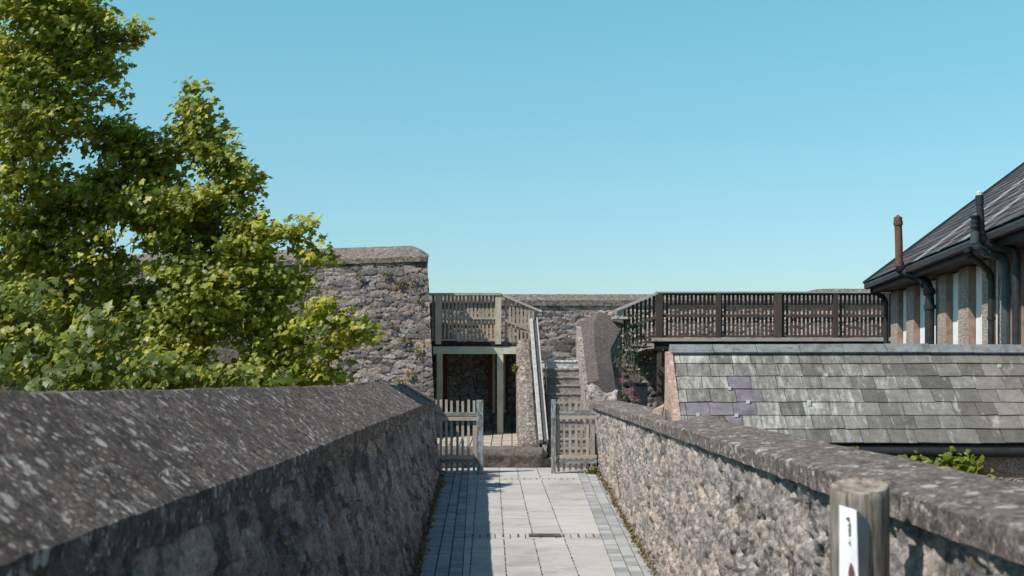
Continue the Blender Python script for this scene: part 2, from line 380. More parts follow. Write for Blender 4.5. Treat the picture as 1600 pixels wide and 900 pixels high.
M['moss'] = leafmat('dry_moss', [(0, (.085,.075,.03)), (.6, (.17,.115,.05)), (1, (.22,.20,.06))], (.22,.18,.04), .2)
M['petal'] = leafmat('pink_petal', [(0, (.42,.10,.22)), (1, (.62,.24,.38))], (.6,.2,.3), .3)
M['bark'] = plain('bark', (.13,.105,.085), .9, .6, 12, bump=.6)
M['stem'] = plain('pale_stem', (.24,.20,.15), .9, .4, 12)

# ------------------------------------------------------------------ stone surfaces
def stone_panel(name, base, top, normal, m, parent, res=.028, cw=.30, ch=.16, depth=.045, seed=1., rough=.02, gap=(.03,.20), tilt=.5, nfreq=14, pits=0.):
    """base / top: lists of points (polyline) of a wall face; stones are real relief"""
    B = np.array([tuple(p) for p in base], float); T = np.array([tuple(p) for p in top], float)
    seg = np.r_[0, np.cumsum(np.linalg.norm(np.diff(B, axis=0), axis=1))]; L = seg[-1]
    H = np.linalg.norm(T[0] - B[0]); nu, nv = max(2, int(L / res)), max(2, int(H / res))
    u = np.linspace(0, L, nu + 1); v = np.linspace(0, 1, nv + 1)
    Bu = np.stack([np.interp(u, seg, B[:, k]) for k in range(3)], -1); Tu = np.stack([np.interp(u, seg, T[:, k]) for k in range(3)], -1)
    W = Bu[:, None, :] * (1 - v)[None, :, None] + Tu[:, None, :] * v[None, :, None]
    a = np.repeat(u[:, None], nv + 1, 1); b = W[:, :, 2]
    wa = a + .10 * (fbm(a*2.1, b*2.1, seed) - .5) + .03 * (vnoise(a*9, b*9, seed) - .5)
    wb = b + .12 * (fbm(a*1.4, b*1.6, seed + 40) - .5) + .03 * (vnoise(a*8, b*8, seed + 4) - .5)
    big = sstep(.48, .56, vnoise(a*1.1, b*1.5, seed + 77))
    F1, F2, r1, r2, ox, oy = cells(wa / cw, wb / ch, seed)
    G1, G2, q1, q2, px, py = cells(wa / (cw*.55), wb / (ch*.6), seed + 3)
    pick = big > .5
    d = np.where(pick, G2 - G1, F2 - F1); r1 = np.where(pick, q1, r1); r2 = np.where(pick, q2, r2); ox = np.where(pick, px, ox); oy = np.where(pick, py, oy)
    mk = sstep(gap[0], gap[1], d)
    h = depth * (mk * (.45 + .55*r2) + tilt * mk * ((r1 - .5) * ox + (np.modf(r2*7.3)[0] - .65) * oy))
    h = h + rough * (fbm(a*nfreq, b*nfreq, seed + 9, 4) - .5) * 2
    if pits:
        pn = fbm(a*6.5, b*6.0, seed + 21, 3); pm = sstep(.60, .68, pn); h = h - pits*pm; mk = mk*(1-.6*pm)
        rg2 = sstep(.50, .62, fbm(a*11, b*10, seed + 33, 3)); h = h + .012*rg2
    nrm = np.array(normal, float); nrm /= np.linalg.norm(nrm)
    V = (W + h[:, :, None] * nrm).reshape(-1, 3)
    e1 = Bu[-1] - Bu[0]; e2 = Tu[0] - Bu[0]; flip = np.dot(np.cross(e1, e2), nrm) < 0
    me = np_mesh(name, V, grid_quads(nu, nv, flip))
    pcol(me, 'st', np.stack([r1, mk, r2, np.ones_like(r1)], -1).reshape(-1, 4))
    return link(name, me, m, parent, smooth=True)

def sweep(name, secs, m, parent, jit=.006, seed=3., closed=False, sub=1, smooth=False, cap=True):
    """secs: list of cross-sections (each same-length list of points); roughened along their run"""
    A = np.array([[tuple(p) for p in s_] for s_ in secs], float)
    if sub > 1:   # subdivide within section edges too
        k = A.shape[1]; idx = np.linspace(0, k - (0 if closed else 1), (k if closed else k - 1) * sub + (0 if closed else 1), endpoint=not closed)
        Ac = np.concatenate([A, A[:, :1]], 1) if closed else A
        lo = np.minimum(np.floor(idx).astype(int), Ac.shape[1]-2); t = idx - lo
        A = Ac[:, lo] * (1-t)[None, :, None] + Ac[:, lo+1] * t[None, :, None]
    n, k = A.shape[:2]; V = A.reshape(-1, 3)
    if jit:
        for ax in range(3):
            V[:, ax] += jit * 2 * (fbm(V[:, 0]*6 + ax*11, V[:, 1]*6, V[:, 2]*6 + seed) - .5)
    Q = []
    kk = k if closed else k - 1
    for i in range(n-1):
        for j in range(kk):
            j2 = (j+1) % k; Q.append((i*k+j, (i+1)*k+j, (i+1)*k+j2, i*k+j2))
    me = bpy.data.meshes.new(name); fs = Q
    if closed and cap: fs = Q + [tuple(range(k)), tuple(range((n-1)*k, n*k))[::-1]]
    me.from_pydata([tuple(p) for p in V], [], fs); me.update()
    import bmesh
    bm = bmesh.new(); bm.from_mesh(me); bmesh.ops.recalc_face_normals(bm, faces=bm.faces); bm.to_mesh(me); bm.free()
    return link(name, me, m, parent, smooth)

# ------------------------------------------------------------------ ground and path
def zp(Y): return -1.93 + (min(Y, 22.2) - 12.7) * .0347
g = MB(); g.face([(-400,-400,-4.6),(400,-400,-4.6),(400,800,-4.6),(-400,800,-4.6)])
tag(g.build('ground', M['ground']), kind='structure')

LN = np.array([-.92, -.77, -.63, -.49, -.42, -.057, .30, .66, 1.03, 1.18, 1.31, 1.46])   # lines across the path at Y = 12.7
LF = np.array([-1.22, -.97, -.85, -.73, -.57, -.19, .12, .48, 1.13, 1.28, 1.43, 1.56])   # and at Y = 21.3
LF[4:8] = [-.57, -.21, .12, .48]
def lx(k, Y):
    t = min(max((Y - 12.7) / 8.6, -.12), 1.15); return float(LN[k] + (LF[k] - LN[k]) * t)
pb = MB()
ys = [1.0, 12.7, 22.2, 24.0]
for a, b in zip(ys[:-1], ys[1:]):
    pb.face([(-1.6, a, zp(a)-.012), (1.75, a, zp(a)-.012), (1.75, b, zp(b)-.012), (-1.6, b, zp(b)-.012)], m=1)
def tile(k0, k1, f0, f1, y0, y1, gap, m, dz=0.):
    c = (rnd.random(), rnd.random(), rnd.random(), 1)
    def X(Y, f): return lx(k0, Y) + (lx(k1, Y) - lx(k0, Y)) * f
    t = rnd.uniform(-.002, .002) + dz
    b = [(X(y0, f0)+gap, y0+gap, zp(y0)-.012), (X(y0, f1)-gap, y0+gap, zp(y0)-.012), (X(y1, f1)-gap, y1-gap, zp(y1)-.012), (X(y1, f0)+gap, y1-gap, zp(y1)-.012)]
    pb.hexa(b, [(p[0], p[1], p[2]+.012+t+rnd.uniform(-.0015,.0015)) for p in b], c, m)
bands = [(15.03, 15.39), (21.15, 21.4)]
y = 9.0
cuts = sorted([9.0, 23.58] + [v for b in bands for v in b])
for a, b in zip(cuts[:-1], cuts[1:]):
    isb = any(abs(a - q[0]) < 1e-6 for q in bands)
    if isb:
        k = 9
        for i in range(k): tile(3, 8, i/k, (i+1)/k, a, b, .006, 4)
    else:
        nrow = max(1, round((b - a) / .62)); h = (b - a) / nrow
        for r_ in range(nrow):
            for k0, k1 in ((3, 4), (4, 5), (5, 6), (6, 7), (7, 8)):
                tile(k0, k1, 0, 1, a + r_*h, a + (r_+1)*h, .0025, 0)
            for k in (4, 5, 6, 7):     # open slots between the slabs
                for q in (.10, .40, .70):
                    ya = a + (r_+q+rnd.uniform(-.06,.06))*h; yb = ya + h*rnd.uniform(.10,.2); w = rnd.uniform(.004,.008)
                    xa, xb = lx(k, ya), lx(k, yb)
                    pb.face([(xa-w, ya, zp(ya)+.005), (xa+w, ya, zp(ya)+.005), (xb+w, yb, zp(yb)+.005), (xb-w, yb, zp(yb)+.005)], m=3)
for k0, k1 in ((0, 1), (1, 2), (2, 3), (8, 9), (9, 10), (10, 11)):
    y = 9.0 + rnd.random()*.1
    while y < 23.3:
        l = rnd.choice((.11, .16, .2, .24, .3)); tile(k0, k1, 0, 1, y, y + l, .007 if k0 < 5 else .005, 2); y += l
for i in range(9):   # cross slots in the drainage band
    for (a, b) in bands:
        x0 = lx(3, a) + (lx(8, a) - lx(3, a)) * (i + .5) / 9; ya, yb = a + .08, b - .06
        pb.face([(x0-.010, ya, zp(ya)+.006), (x0+.010, ya, zp(ya)+.006), (x0+.012, yb, zp(yb)+.006), (x0-.008, yb, zp(yb)+.006)], m=3)
tag(pb.build('path', [M['slab'], M['joint'], M['sett'], M['slot'], M['band']]), kind='structure')
Yd = 15.21; dc = thing('drain_cover', (.39, Yd, zp(Yd)+.004), 'rusty slotted iron drain cover set into the pale paving', 'drain cover')
b = MB(); b.hexa([(.20,Yd-.10,zp(Yd-.10)+.006),(.58,Yd-.10,zp(Yd-.10)+.006),(.58,Yd+.10,zp(Yd+.10)+.006),(.20,Yd+.10,zp(Yd+.10)+.006)], [(.20,Yd-.10,zp(Yd-.10)+.014),(.58,Yd-.10,zp(Yd-.10)+.014),(.58,Yd+.10,zp(Yd+.10)+.014),(.20,Yd+.10,zp(Yd+.10)+.014)])
b.build('cover_plate', M['iron'], dc)
b = MB()
for i in range(8):
    x = .30 + i*.025; ya, yb = Yd-.06, Yd+.06
    b.box(x, x+.012, ya, yb, zp(ya)+.0165, zp(yb)+.0185)
b.build('slot', M['slot'], dc)

# ------------------------------------------------------------------ parapet walls along the path
LY = [1.2, 3., 7., 10.8, 13., 17., 22.2]
EDGE_L = [(-1.19,-.43), (-1.20,-.43), (-1.23,-.432), (-1.265,-.405), (-1.28,-.39), (-1.30,-.37), (-1.335,-.345)]
wl = thing('parapet_wall', (-1.6, 12., zp(12.)), 'shaded stone parapet wall under a broad sloping lichen-spotted coping, along the left of the path', 'wall', 'parapet walls lining the path')
ys0 = np.linspace(1.2, 22.2, 120); NJ = (8.3, 14.6, 19.55, 20.9)
ys = np.sort(np.concatenate([np.linspace(1.2, 22.2, 260)] + [[q-.012, q, q+.012] for q in NJ]))
ex = np.interp(ys, LY, [e[0] for e in EDGE_L]); ez = np.interp(ys, LY, [e[1] for e in EDGE_L])
secs = []
for i, y_ in enumerate(ys):
    jn = .014 if min(abs(y_-q) for q in NJ) < 1e-6 else 0
    a = ex[i]-jn; z = ez[i]-jn; rx = a - .50; rz = -.018 - .0012 * y_ - (.006 if y_ > 20 else 0) - jn
    step = -.012 if 19.4 < y_ < 20.9 else (.012 if y_ >= 20.9 else 0)
    secs.append([(a, y_, z-.125), (a+.004, y_, z+step), (rx+.03, y_, rz-.018+step), (rx-.03, y_, rz-.018+step), (rx-.45, y_, z+.0+step), (rx-.45, y_, z-.125)])
sweep('coping', secs, M['coping_left'], wl, .014, closed=True, sub=5)
ys = ys0; ex = np.interp(ys, LY, [e[0] for e in EDGE_L]); ez = np.interp(ys, LY, [e[1] for e in EDGE_L])
fx = np.interp(ys, [1.2, 12.7, 22.2], [-1.02, -1.0, -1.25])
base = [(fx[i], ys[i], zp(ys[i])-.05) for i in range(0, 120, 4)] + [(fx[-1], 22.2, zp(22.2)-.05)]
top = [(ex[i]-.045, ys[i], ez[i]-.12) for i in range(0, 120, 4)] + [(ex[-1]-.045, 22.2, ez[-1]-.12)]
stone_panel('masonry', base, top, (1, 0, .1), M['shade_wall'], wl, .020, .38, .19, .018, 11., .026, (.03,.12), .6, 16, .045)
b = MB()
for i in range(0, 29):
    p, q, t0, t1 = base[i], base[i+1], top[i], top[i+1]
    b.hexa([(p[0]-.02,p[1],p[2]),(q[0]-.02,q[1],q[2]),(-2.1,q[1],-4.6),(-2.1,p[1],-4.6)], [(t0[0]-.02,t0[1],t0[2]),(t1[0]-.02,t1[1],t1[2]),(-1.95,t1[1],t1[2]),(-1.95,t0[1],t0[2])])
b.build('wall_core', M['coping_left'], wl)
RY = [1.2, 11.8, 22.4]
wr = thing('parapet_wall', (1.65, 12., zp(12.)), 'sunlit pebbly stone parapet wall with a flat brown coping, along the right of the path', 'wall', 'parapet walls lining the path')
ys0 = np.linspace(1.2, 22.45, 120); NJ = (5.6, 7.9, 10.4, 13.3, 16.2, 19.4)
ys = np.sort(np.concatenate([np.linspace(1.2, 22.45, 260)] + [[q-.010, q, q+.010] for q in NJ]))
jn = np.array([.012 if min(abs(y_-q) for q in NJ) < 1e-6 else 0 for y_ in ys])
ex = np.interp(ys, RY, [1.385, 1.41, 1.39]); ez = np.interp(ys, RY, [-.40, -.39, -.365]); ow = np.interp(ys, [1, 9, 12, 22.4], [.42, .47, .5, .42])
secs = [[(ex[i], ys[i], ez[i]-.105), (ex[i]-.003+jn[i], ys[i], ez[i]-.012), (ex[i]+.02+jn[i], ys[i], ez[i]-jn[i]), (ex[i]+ow[i]*.5, ys[i], ez[i]+.022-jn[i]), (ex[i]+ow[i], ys[i], ez[i]+.028-jn[i]), (ex[i]+ow[i]+.01, ys[i], ez[i]-.105)] for i in range(len(ys))]
sweep('coping', secs, M['coping_right'], wr, .010, 8., closed=True, sub=4)
ys = ys0; ex = np.interp(ys, RY, [1.385, 1.41, 1.39]); ez = np.interp(ys, RY, [-.40, -.39, -.365])
fx = np.interp(ys, [1.2, 12.7, 22.4], [1.44, 1.455, 1.545])
base = [(fx[i], ys[i], zp(ys[i])-.05) for i in range(0, 120, 4)] + [(fx[-1], 22.45, zp(22.4)-.05)]
top = [(ex[i]+.055, ys[i], ez[i]-.10) for i in range(0, 120, 4)] + [(ex[-1]+.055, 22.45, ez[-1]-.10)]
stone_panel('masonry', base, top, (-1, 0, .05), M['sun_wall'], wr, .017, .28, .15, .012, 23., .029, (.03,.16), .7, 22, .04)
b = MB()
for i in range(0, 30):
    p, q, t0, t1 = base[i], base[i+1], top[i], top[i+1]
    b.hexa([(p[0]+.02,p[1],p[2]),(q[0]+.02,q[1],q[2]),(1.82,q[1],-4.6),(1.82,p[1],-4.6)][::-1], [(t0[0]+.02,t0[1],t0[2]),(t1[0]+.02,t1[1],t1[2]),(1.82,t1[1],t1[2]),(1.82,t0[1],t0[2])][::-1])
b.build('wall_core', M['coping_right'], wr)

# ------------------------------------------------------------------ leaves
OUT = np.array([(0,0),(.20,-.10),(.46,-.02),(.36,.15),(.42,.24),(.60,.48),(.36,.47),(.24,.62),(0,1.0),(-.24,.62),(-.36,.47),(-.60,.48),(-.42,.24),(-.36,.15),(-.46,-.02),(-.20,-.10)])
SIMPLE = np.array([(0,0),(.22,.25),(.26,.5),(0,1.0),(-.26,.5),(-.22,.25)])
IVY = np.array([(0,0),(.30,-.08),(.50,.15),(.40,.36),(.28,.62),(0,.92),(-.28,.62),(-.40,.36),(-.50,.15),(-.30,-.08)])
BLADE = np.array([(-.06,0),(.06,0),(.04,.6),(0,1.0),(-.04,.6)])
def leaves(name, pos, nrm, size, m, parent, rng, outline=OUT, curl=.25, tone=None):
    n = len(pos); k = len(outline)
    nrm = nrm / np.linalg.norm(nrm, axis=1, keepdims=True)
    t = rng.normal(size=(n, 3)); t[:, 2] -= .35; t -= nrm * (t*nrm).sum(1, keepdims=True); t /= np.linalg.norm(t, axis=1, keepdims=True)
    s_ = np.cross(t, nrm)
    o = np.concatenate([outline, [[0, .33]]]); z = -curl*(np.abs(o[:, 0])**1.5*1.2 + (o[:, 1]-.3)**2*.7)
    cz = rng.uniform(.3, 1.8, size=(n, 1))
    V = pos[:, None, :] + size[:, None, None] * (s_[:, None, :]*o[None, :, 0:1] + t[:, None, :]*(o[None, :, 1:2]-.15) + nrm[:, None, :]*(z[None, :]*cz)[:, :, None])
    i = np.arange(k); tri = np.stack([np.full(k, k), i, (i+1) % k], -1)
    Q = (np.arange(n)[:, None, None]*(k+1) + tri[None]).reshape(-1, 3)
    me = np_mesh(name, V.reshape(-1, 3), Q)
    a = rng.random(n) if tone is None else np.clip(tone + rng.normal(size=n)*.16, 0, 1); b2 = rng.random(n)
    pcol(me, 'lf', np.repeat(np.stack([a, b2, b2, np.ones(n)], -1)[:, None], k+1, 1).reshape(-1, 4))
    return link(name, me, m, parent)

def tree(name, base, blobs, Y, label, seed, leaf, per, m, trunk_r, group, depth=1.0, limbs=None, top_h=None):
    """blobs: (px, py, r px, density, dY); twigs fill each blob and carry sprays of leaves"""
    rng = np.random.default_rng(seed); root = thing(name, base, label, 'tree', group)
    wd = MB(); base = Vector(base)
    cen = [(P(b_[0], b_[1], Y + b_[4]), b_[2] / F * (Y + b_[4]), b_[3]) for b_ in blobs]
    # trunk: rises from the base, forks to the blobs
    cx = sum(c[0].x for c in cen)/len(cen); hub = Vector((base.x*.55 + cx*.45, base.y, base.z + (min(c[0].z for c in cen) - base.z)*.8 + .4))
    wd.tube([base, base.lerp(hub, .5) + Vector((.08,.05,0)), hub], [trunk_r, trunk_r*.8, trunk_r*.66], 10)
    P_, N_, S_, T_ = [], [], [], []
    order = sorted(cen, key=lambda c: c[0].z); nodes = [hub]
    for c, r, dens in order:
        src = min(nodes, key=lambda q: (q - c).length + (2.0 if q.z > c.z + .3 else 0)); mid = src.lerp(c, .5) + Vector(rng.normal(size=3)*.12) - Vector((0,0,.12*(c-src).length))
        th = trunk_r*.30*min(1, r/.6 + .25)
        wd.tube([src, mid, c], [th*.9, th*.55, .006], 6, cap=False); nodes += [mid, c]
        nt = int(per * 2.3 * dens * (r/.5)**2.3 * depth) + 4
        for _ in range(nt):
            d = rng.normal(size=3); d /= np.linalg.norm(d); rr = r * (rng.random()**.42) * rng.uniform(.85, 1.12)
            q = np.array(c) + d*rr*np.array([1, 1.25*depth, 1])
            if vnoise(q[0]*2.0, q[1]*2.0, q[2]*2.3 + seed)*.7 + vnoise(q[0]*4.6, q[1]*4.6, q[2]*5.2 + seed)*.3 < (.47 if r > .42 else .30): continue
            tip = Vector(q); a = c.lerp(tip, .25); mm = c.lerp(tip, .65) + Vector((0, 0, -.05*r))
            if rng.random() < .16 and r > .22: wd.tube([a, mm, tip], [.010, .007, .003], 4, cap=False)
            n_l = rng.integers(8, 15); tone = .36 + .22*rng.normal() + .30*max(0, d[2])*(rr/r) * (1 if rng.random() < .5 else .3)  # paler leaves at clump tops and rims: sunlight put into the tone
            out = d*np.array([1,1,.6]) + np.array([0,0,.25])
            sp = np.clip(rng.normal(size=(n_l, 3)), -1.7, 1.7)*np.array([.125,.125,.05])
            P_.append(q + sp); nn = np.array([-.40,-.48,.60]) + out*.45 + rng.normal(size=(n_l,3))*.42; N_.append(nn)
            S_.append(leaf*rng.uniform(.42, 1.25, n_l)); T_.append(np.full(n_l, tone))
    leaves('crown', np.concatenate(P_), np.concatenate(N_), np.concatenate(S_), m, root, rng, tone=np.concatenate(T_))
    wd.build('trunk', M['bark'], root, smooth=True)
    return root, sum(len(p) for p in P_)
A_ = [(30,60,95,1,0),(108,55,72,.9,.3),(60,165,95,1,0),(120,125,50,.9,.2),(165,95,26,.7,.3),(200,52,19,.8,.3),(150,60,34,.7,.2),(213,42,13,.9,.3),(185,62,18,.8,.3),(30,290,100,1,.3),(100,330,75,1,.5),(35,400,95,1,.4),(0,120,80,1,.8),
      (40,-25,70,.8,.2),(85,-15,55,.8,0),(-60,230,90,.5,.6),(-50,400,100,.6,.6),(60,500,95,1,.8),(-50,540,100,.8,.6),(135,20,30,.6,.2),(172,150,14,.5,.2)]
B_ = [(180,212,42,1,0),(212,222,26,.9,.1),(235,250,60,1,.2),(304,158,22,1,0),(304,138,12,1,0),(303,195,34,1,0),(322,235,55,1,.2),(362,262,38,1,0),(250,335,100,1,.3),(335,345,72,1,0),(378,300,24,.8,0),(402,375,42,.9,-.2),(455,368,22,.9,-.3),(482,352,14,.9,-.3),
      (345,455,90,1,.2),(255,470,100,1,.3),(425,445,45,.75,0),(488,398,20,.8,-.3),(505,402,12,.7,-.3),(470,440,24,.5,-.2),(480,500,26,.8,-.4),(512,488,22,.9,-.5),(545,515,24,1,-.5),(570,520,15,1,-.5),(515,545,24,.8,-.4),(455,540,34,.65,-.2),(420,520,42,.8,0),
      (395,575,45,.9,0),(320,570,80,1,.2),(160,440,100,1,.4),(175,330,80,1,.2),(205,560,90,1,.4),(435,590,34,1,-.2),(490,578,26,.8,-.3),(435,455,34,.5,-.1),(410,555,44,.8,-.1),(465,590,26,.8,-.3),(520,585,14,.6,-.3),(160,275,28,.7,0),(130,310,26,.6,.1)]
C_ = [(60,480,50,.5,.5),(150,548,60,1,0),(40,560,70,1,.2),(235,582,48,1,-.2),(340,600,28,1,-.2),(100,590,60,1,-.2),(290,596,30,.8,0),(400,588,24,.7,.2),(178,500,42,.9,.2),(-30,500,60,.8,.3)]
tree('sycamore_tree', (-7.7, 18.9, -4.6), A_, 18.5, 'tall sycamore in the upper left corner, its leafy branch tip reaching out against the sky', 5, .098, 46, M['leaf'], .20, 'sycamores beyond the left wall')
tree('sycamore_tree', (-5.0, 19.4, -4.6), B_, 19.0, 'broad sycamore with a pointed top, spreading low branches across the rampart wall', 9, .098, 54, M['leaf'], .19, 'sycamores beyond the left wall')
tree('sycamore_tree', (-4.4, 13.2, -4.6), C_, 12.8, 'young sycamore with bright large leaves just above the left coping', 14, .095, 46, M['leaf_young'], .09, 'sycamores beyond the left wall')

# ------------------------------------------------------------------ rampart wall
rw = thing('rampart_wall', (-3.6, 26.6, -4.6), 'tall rubble rampart wall with a sloped concrete coping, partly hidden by the sycamores', 'wall')
YR, YL = 26.0, 29.4
XR0, XR1 = PX(684, YR), PX(668.5, YR); XL = -13.0
zt = PZ(409, YR)
def Yw(x): return YR + (XR1 - x) * (YL - YR) / (XR1 - XL)
nrm = (-(YL-YR)/(XR1-XL)*-1*-1, -1, 0)
base = [(XL, YL, -4.6), (XR0, YR, -4.6)]; top = [(XL, YL, zt), (XR1, YR, zt)]
stone_panel('masonry', [(XL, YL, -1.8), (XR0, YR-.02, -1.8)], top, (-.27, -1, .03), M['rampart'], rw, .018, .44, .145, .040, 4., .010, (.02,.085), .8, 24)
b = MB(); b.hexa([(XL, YL+.06, -4.6), (XR0-.05, YR+.05, -4.6), (XR0*1.05-.13, YR+1.2, -4.6), (XL, YL+1.2, -4.6)], [(XL, YL+.06, zt), (XR1-.05, YR+.05, zt), (XR1*1.05-.13, YR+1.2, zt), (XL, YL+1.2, zt)])
b.box(XL, -1.98, YR+1.2, 29.96, -4.6, 1.9)  # unseen block added behind the wall to keep sun out of the undercroft
b.build('wall_core', M['rampart'], rw)
zr = PZ(382, YR+.45); secs = []
for x in np.linspace(XL, PX(640, YR), 60):
    y_ = Yw(x) - .068
    secs.append([(x, y_, zt-.0), (x, y_-.01, zt+.10), (x, y_+.50, zr-.02), (x, y_+.62, zr), (x, y_+.75, zr-.02), (x, y_+1.35, zt+.1), (x, y_+1.35, zt)])
x = PX(655, YR); secs.append([(x, YR-.068, zt), (x, YR-.075, zt+.10), (x, YR+.35, zr-.10), (x, YR+.5, zr-.10), (x, YR+.7, zr-.12), (x, YR+1.2, zt+.1), (x, YR+1.2, zt)])
x = PX(669, YR); secs.append([(x, YR-.066, zt), (x, YR-.07, zt+.10), (x, YR+.2, zr-.24), (x-.02, YR+.4, zr-.24), (x-.04, YR+.6, zr-.24), (x-.09, YR+1.1, zt+.1), (x-.09, YR+1.1, zt)])
sweep('coping', secs, M['coping_far'], rw, .012, 5., closed=True, sub=3)

# ------------------------------------------------------------------ back wall
bw = thing('back_wall', (2.5, 30.2, -1.3), 'rubble wall with a pale-flecked coping running behind both railings at the far end', 'wall')
YB = 30.0; zb = PZ(478, YB)
stone_panel('masonry', [(-3.2, YB, -2.), (10.5, YB, -2.)], [(-3.2, YB, zb), (10.5, YB, zb)], (-.05, -1, .05), M['back'], bw, .022, .44, .14, .042, 7., .010, (.02,.085), .8, 24)
b = MB(); b.box(-3.2, 10.5, YB+.05, YB+.9, -4.6, zb-.002); b.build('wall_core', M['rampart'], bw)
secs = []
for x in np.linspace(-3.2, 10.5, 90):
    up = .0 + .13 * float(sstep(6.6, 7.4, np.array(x)))
    secs.append([(x, YB-.072, zb), (x, YB-.078, PZ(469.5, YB)), (x, YB+.28, PZ(458.5, YB)+up), (x, YB+.55, PZ(457.5, YB)+up), (x, YB+1.0, PZ(468, YB)), (x, YB+1.0, zb)])
sweep('coping', secs, M['coping_far'], bw, .012, 6., closed=True, sub=3)

# ------------------------------------------------------------------ patio and low rock wall
b = MB()
b.face([(-2.2, 24.0, -1.27), (.14, 24.0, -1.25), (.14, 30.0, -1.0), (-2.2, 30.0, -1.0)], m=1)
y = 24.02
while y < 29.5:
    h = .20; x = -2.2
    while x < .10:
        w = .2; x1 = min(x + w, .13); t = rnd.uniform(.002, .006)
        z0 = -1.26 + (y-24)*.0433; z1 = -1.26 + (y+h-24)*.0433; c = (rnd.random(), 0, 0, 1)
        b.face([(x+.011, y+.014, z0+t+.006), (x1-.011, y+.014, z0+t+.006), (x1-.011, y+h-.014, z1+t+.006), (x+.011, y+h-.014, z1+t+.006)], c, 0); x += w
    y += h
tag(b.build('patio', [M['patio'], M['joint']]), kind='structure')
lk = thing('retaining_kerb', (-.4, 23.6, zp(23)), 'low rough stone kerb with rounded top edge holding up the patio behind the gates', 'kerb')
secs = []
for x in np.linspace(-1.9, .56, 60):
    k = 1 if x > -.62 else .9
    bz = .05*float(vnoise(np.array(x*3.1), np.array(2.), 1.)) ; f = 23.42 + .12*float(vnoise(np.array(x*2.3), np.array(7.), 3.))
    tz = -1.235 + bz*.6
    secs.append([(x, f+.10, -1.64), (x, f+.06, -1.5), (x, f+.0, -1.36), (x, f+.03, tz-.04), (x, f+.2, tz), (x, f+.45, tz-.01), (x, f+.62, tz-.03), (x, 24.05, -1.64)])  # front undercut beneath the lip, shaped to put the face in shade
sweep('kerb_stone', secs, M['rock'], lk, .035, 2., closed=True, sub=4, smooth=True)

# ------------------------------------------------------------------ steps
XS0, XS1 = .55, 1.42; Y0 = 23.62; NS = 12; RZ = 2.02 / NS; TD = .27
st = thing('stone_steps', (1.0, 24.8, zp(23)), 'narrow flight of worn stone steps climbing between two stair parapets', 'steps')
for i in range(NS):
    b = MB(); z1 = -1.595 + RZ*(i+1); y0 = Y0 + TD*i; nz = 10
    y1 = y0 + TD + .04 if i < NS-1 else 29.95
    x1 = XS1 if i < NS-1 else XS1 + .6
    prof = [(y0+.02, -1.7 if i < 2 else z1-RZ*2), (y0+.012, z1-.045), (y0-.006, z1-.035), (y0-.004, z1-.008), (y0+.006, z1), (y1, z1+.003), (y1, -1.7 if i < 2 else z1-RZ*2)]
    secs = [[(x, p[0], p[1]) for p in prof] for x in np.linspace(XS0, x1, 14)]
    sweep('step', secs, M['step_top'] if i == NS-1 else M['step'], st, .016, i*3.1, closed=True, sub=3)

def ramp_wall(secs_l): pass
lp = thing('stair_parapet', (.33, 25.2, -1.25), 'slim roughcast stair parapet with speckled sloping top on the left of the steps', 'parapet', 'parapets beside the steps')
secs = []
for t in np.linspace(0, 1, 40):
    y_ = 23.78 + t*3.5; z = PZ(688, 23.78) + t*(PZ(520, 27.28) - PZ(688, 23.78))
    xl = PX(811, 23.78)*(1-t) + PX(806, 27.28)*t; xr = PX(844, 23.78)*(1-t) + PX(830, 27.28)*t
    if t == 0: z -= .06
    secs.append([(xl+.01, y_, -1.6), (xl, y_, z-.10), (xl+.07, y_, z-.01), ((xl+xr)/2, y_, z+.015), (xr-.07, y_, z-.01), (xr, y_, z-.10), (xr-.0, y_, -1.6)])
sweep('parapet_body', secs, M['harl'], lp, .022, 4., closed=True, sub=3, smooth=False)
hr = thing('handrail', P(845, 640, 24.6), 'broad pale grey channel-shaped handrail sloping up beside the stone steps', 'handrail')
p0, p1 = P(849, 690, 23.70), P(833, 499, 27.1)
b = MB(); off = Vector((-.045, 0, 0)); b.beam(p0+off, p1+off, .075, .10); b.build('rail_side', M['steel'], hr, bevel=.012)
b = MB(); b.beam(p0+Vector((.03,0,-.02)), p1+Vector((.03,0,-.02)), .075, .05); b.build('rail_web', M['steel_dark'], hr)
b = MB(); off = Vector((.079, 0, .0)); b.beam(p0+off, p1+off, .022, .105); b.build('rail_lip', M['wood_silver_x'], hr)
b = MB(); sk = [(.672, p0.y+.05), (.692, p0.y+.05), (.692, p1.y-1.0), (.672, p1.y-1.0)]
def rz_(Y): return p0.z + (p1.z-p0.z)*(Y-p0.y)/(p1.y-p0.y) - .05
def sz_(Y): return -1.60 + RZ/TD*(Y-Y0)
b.hexa([(x_-.008, y_, sz_(y_)-.1) for x_, y_ in sk], [(x_-.008, y_, rz_(y_)) for x_, y_ in sk]); b.build('rail_board', M['wood_brown'], hr)
for q in (.0, .5, .93):
    p = p0.lerp(p1, q); b = MB(); zb_ = -1.58 if q == 0 else p.z - .9
    b.box(p.x-.02, p.x+.06, p.y+.02, p.y+.10, zb_, p.z-.045); b.build('support_post', M['wood_tan'], hr)

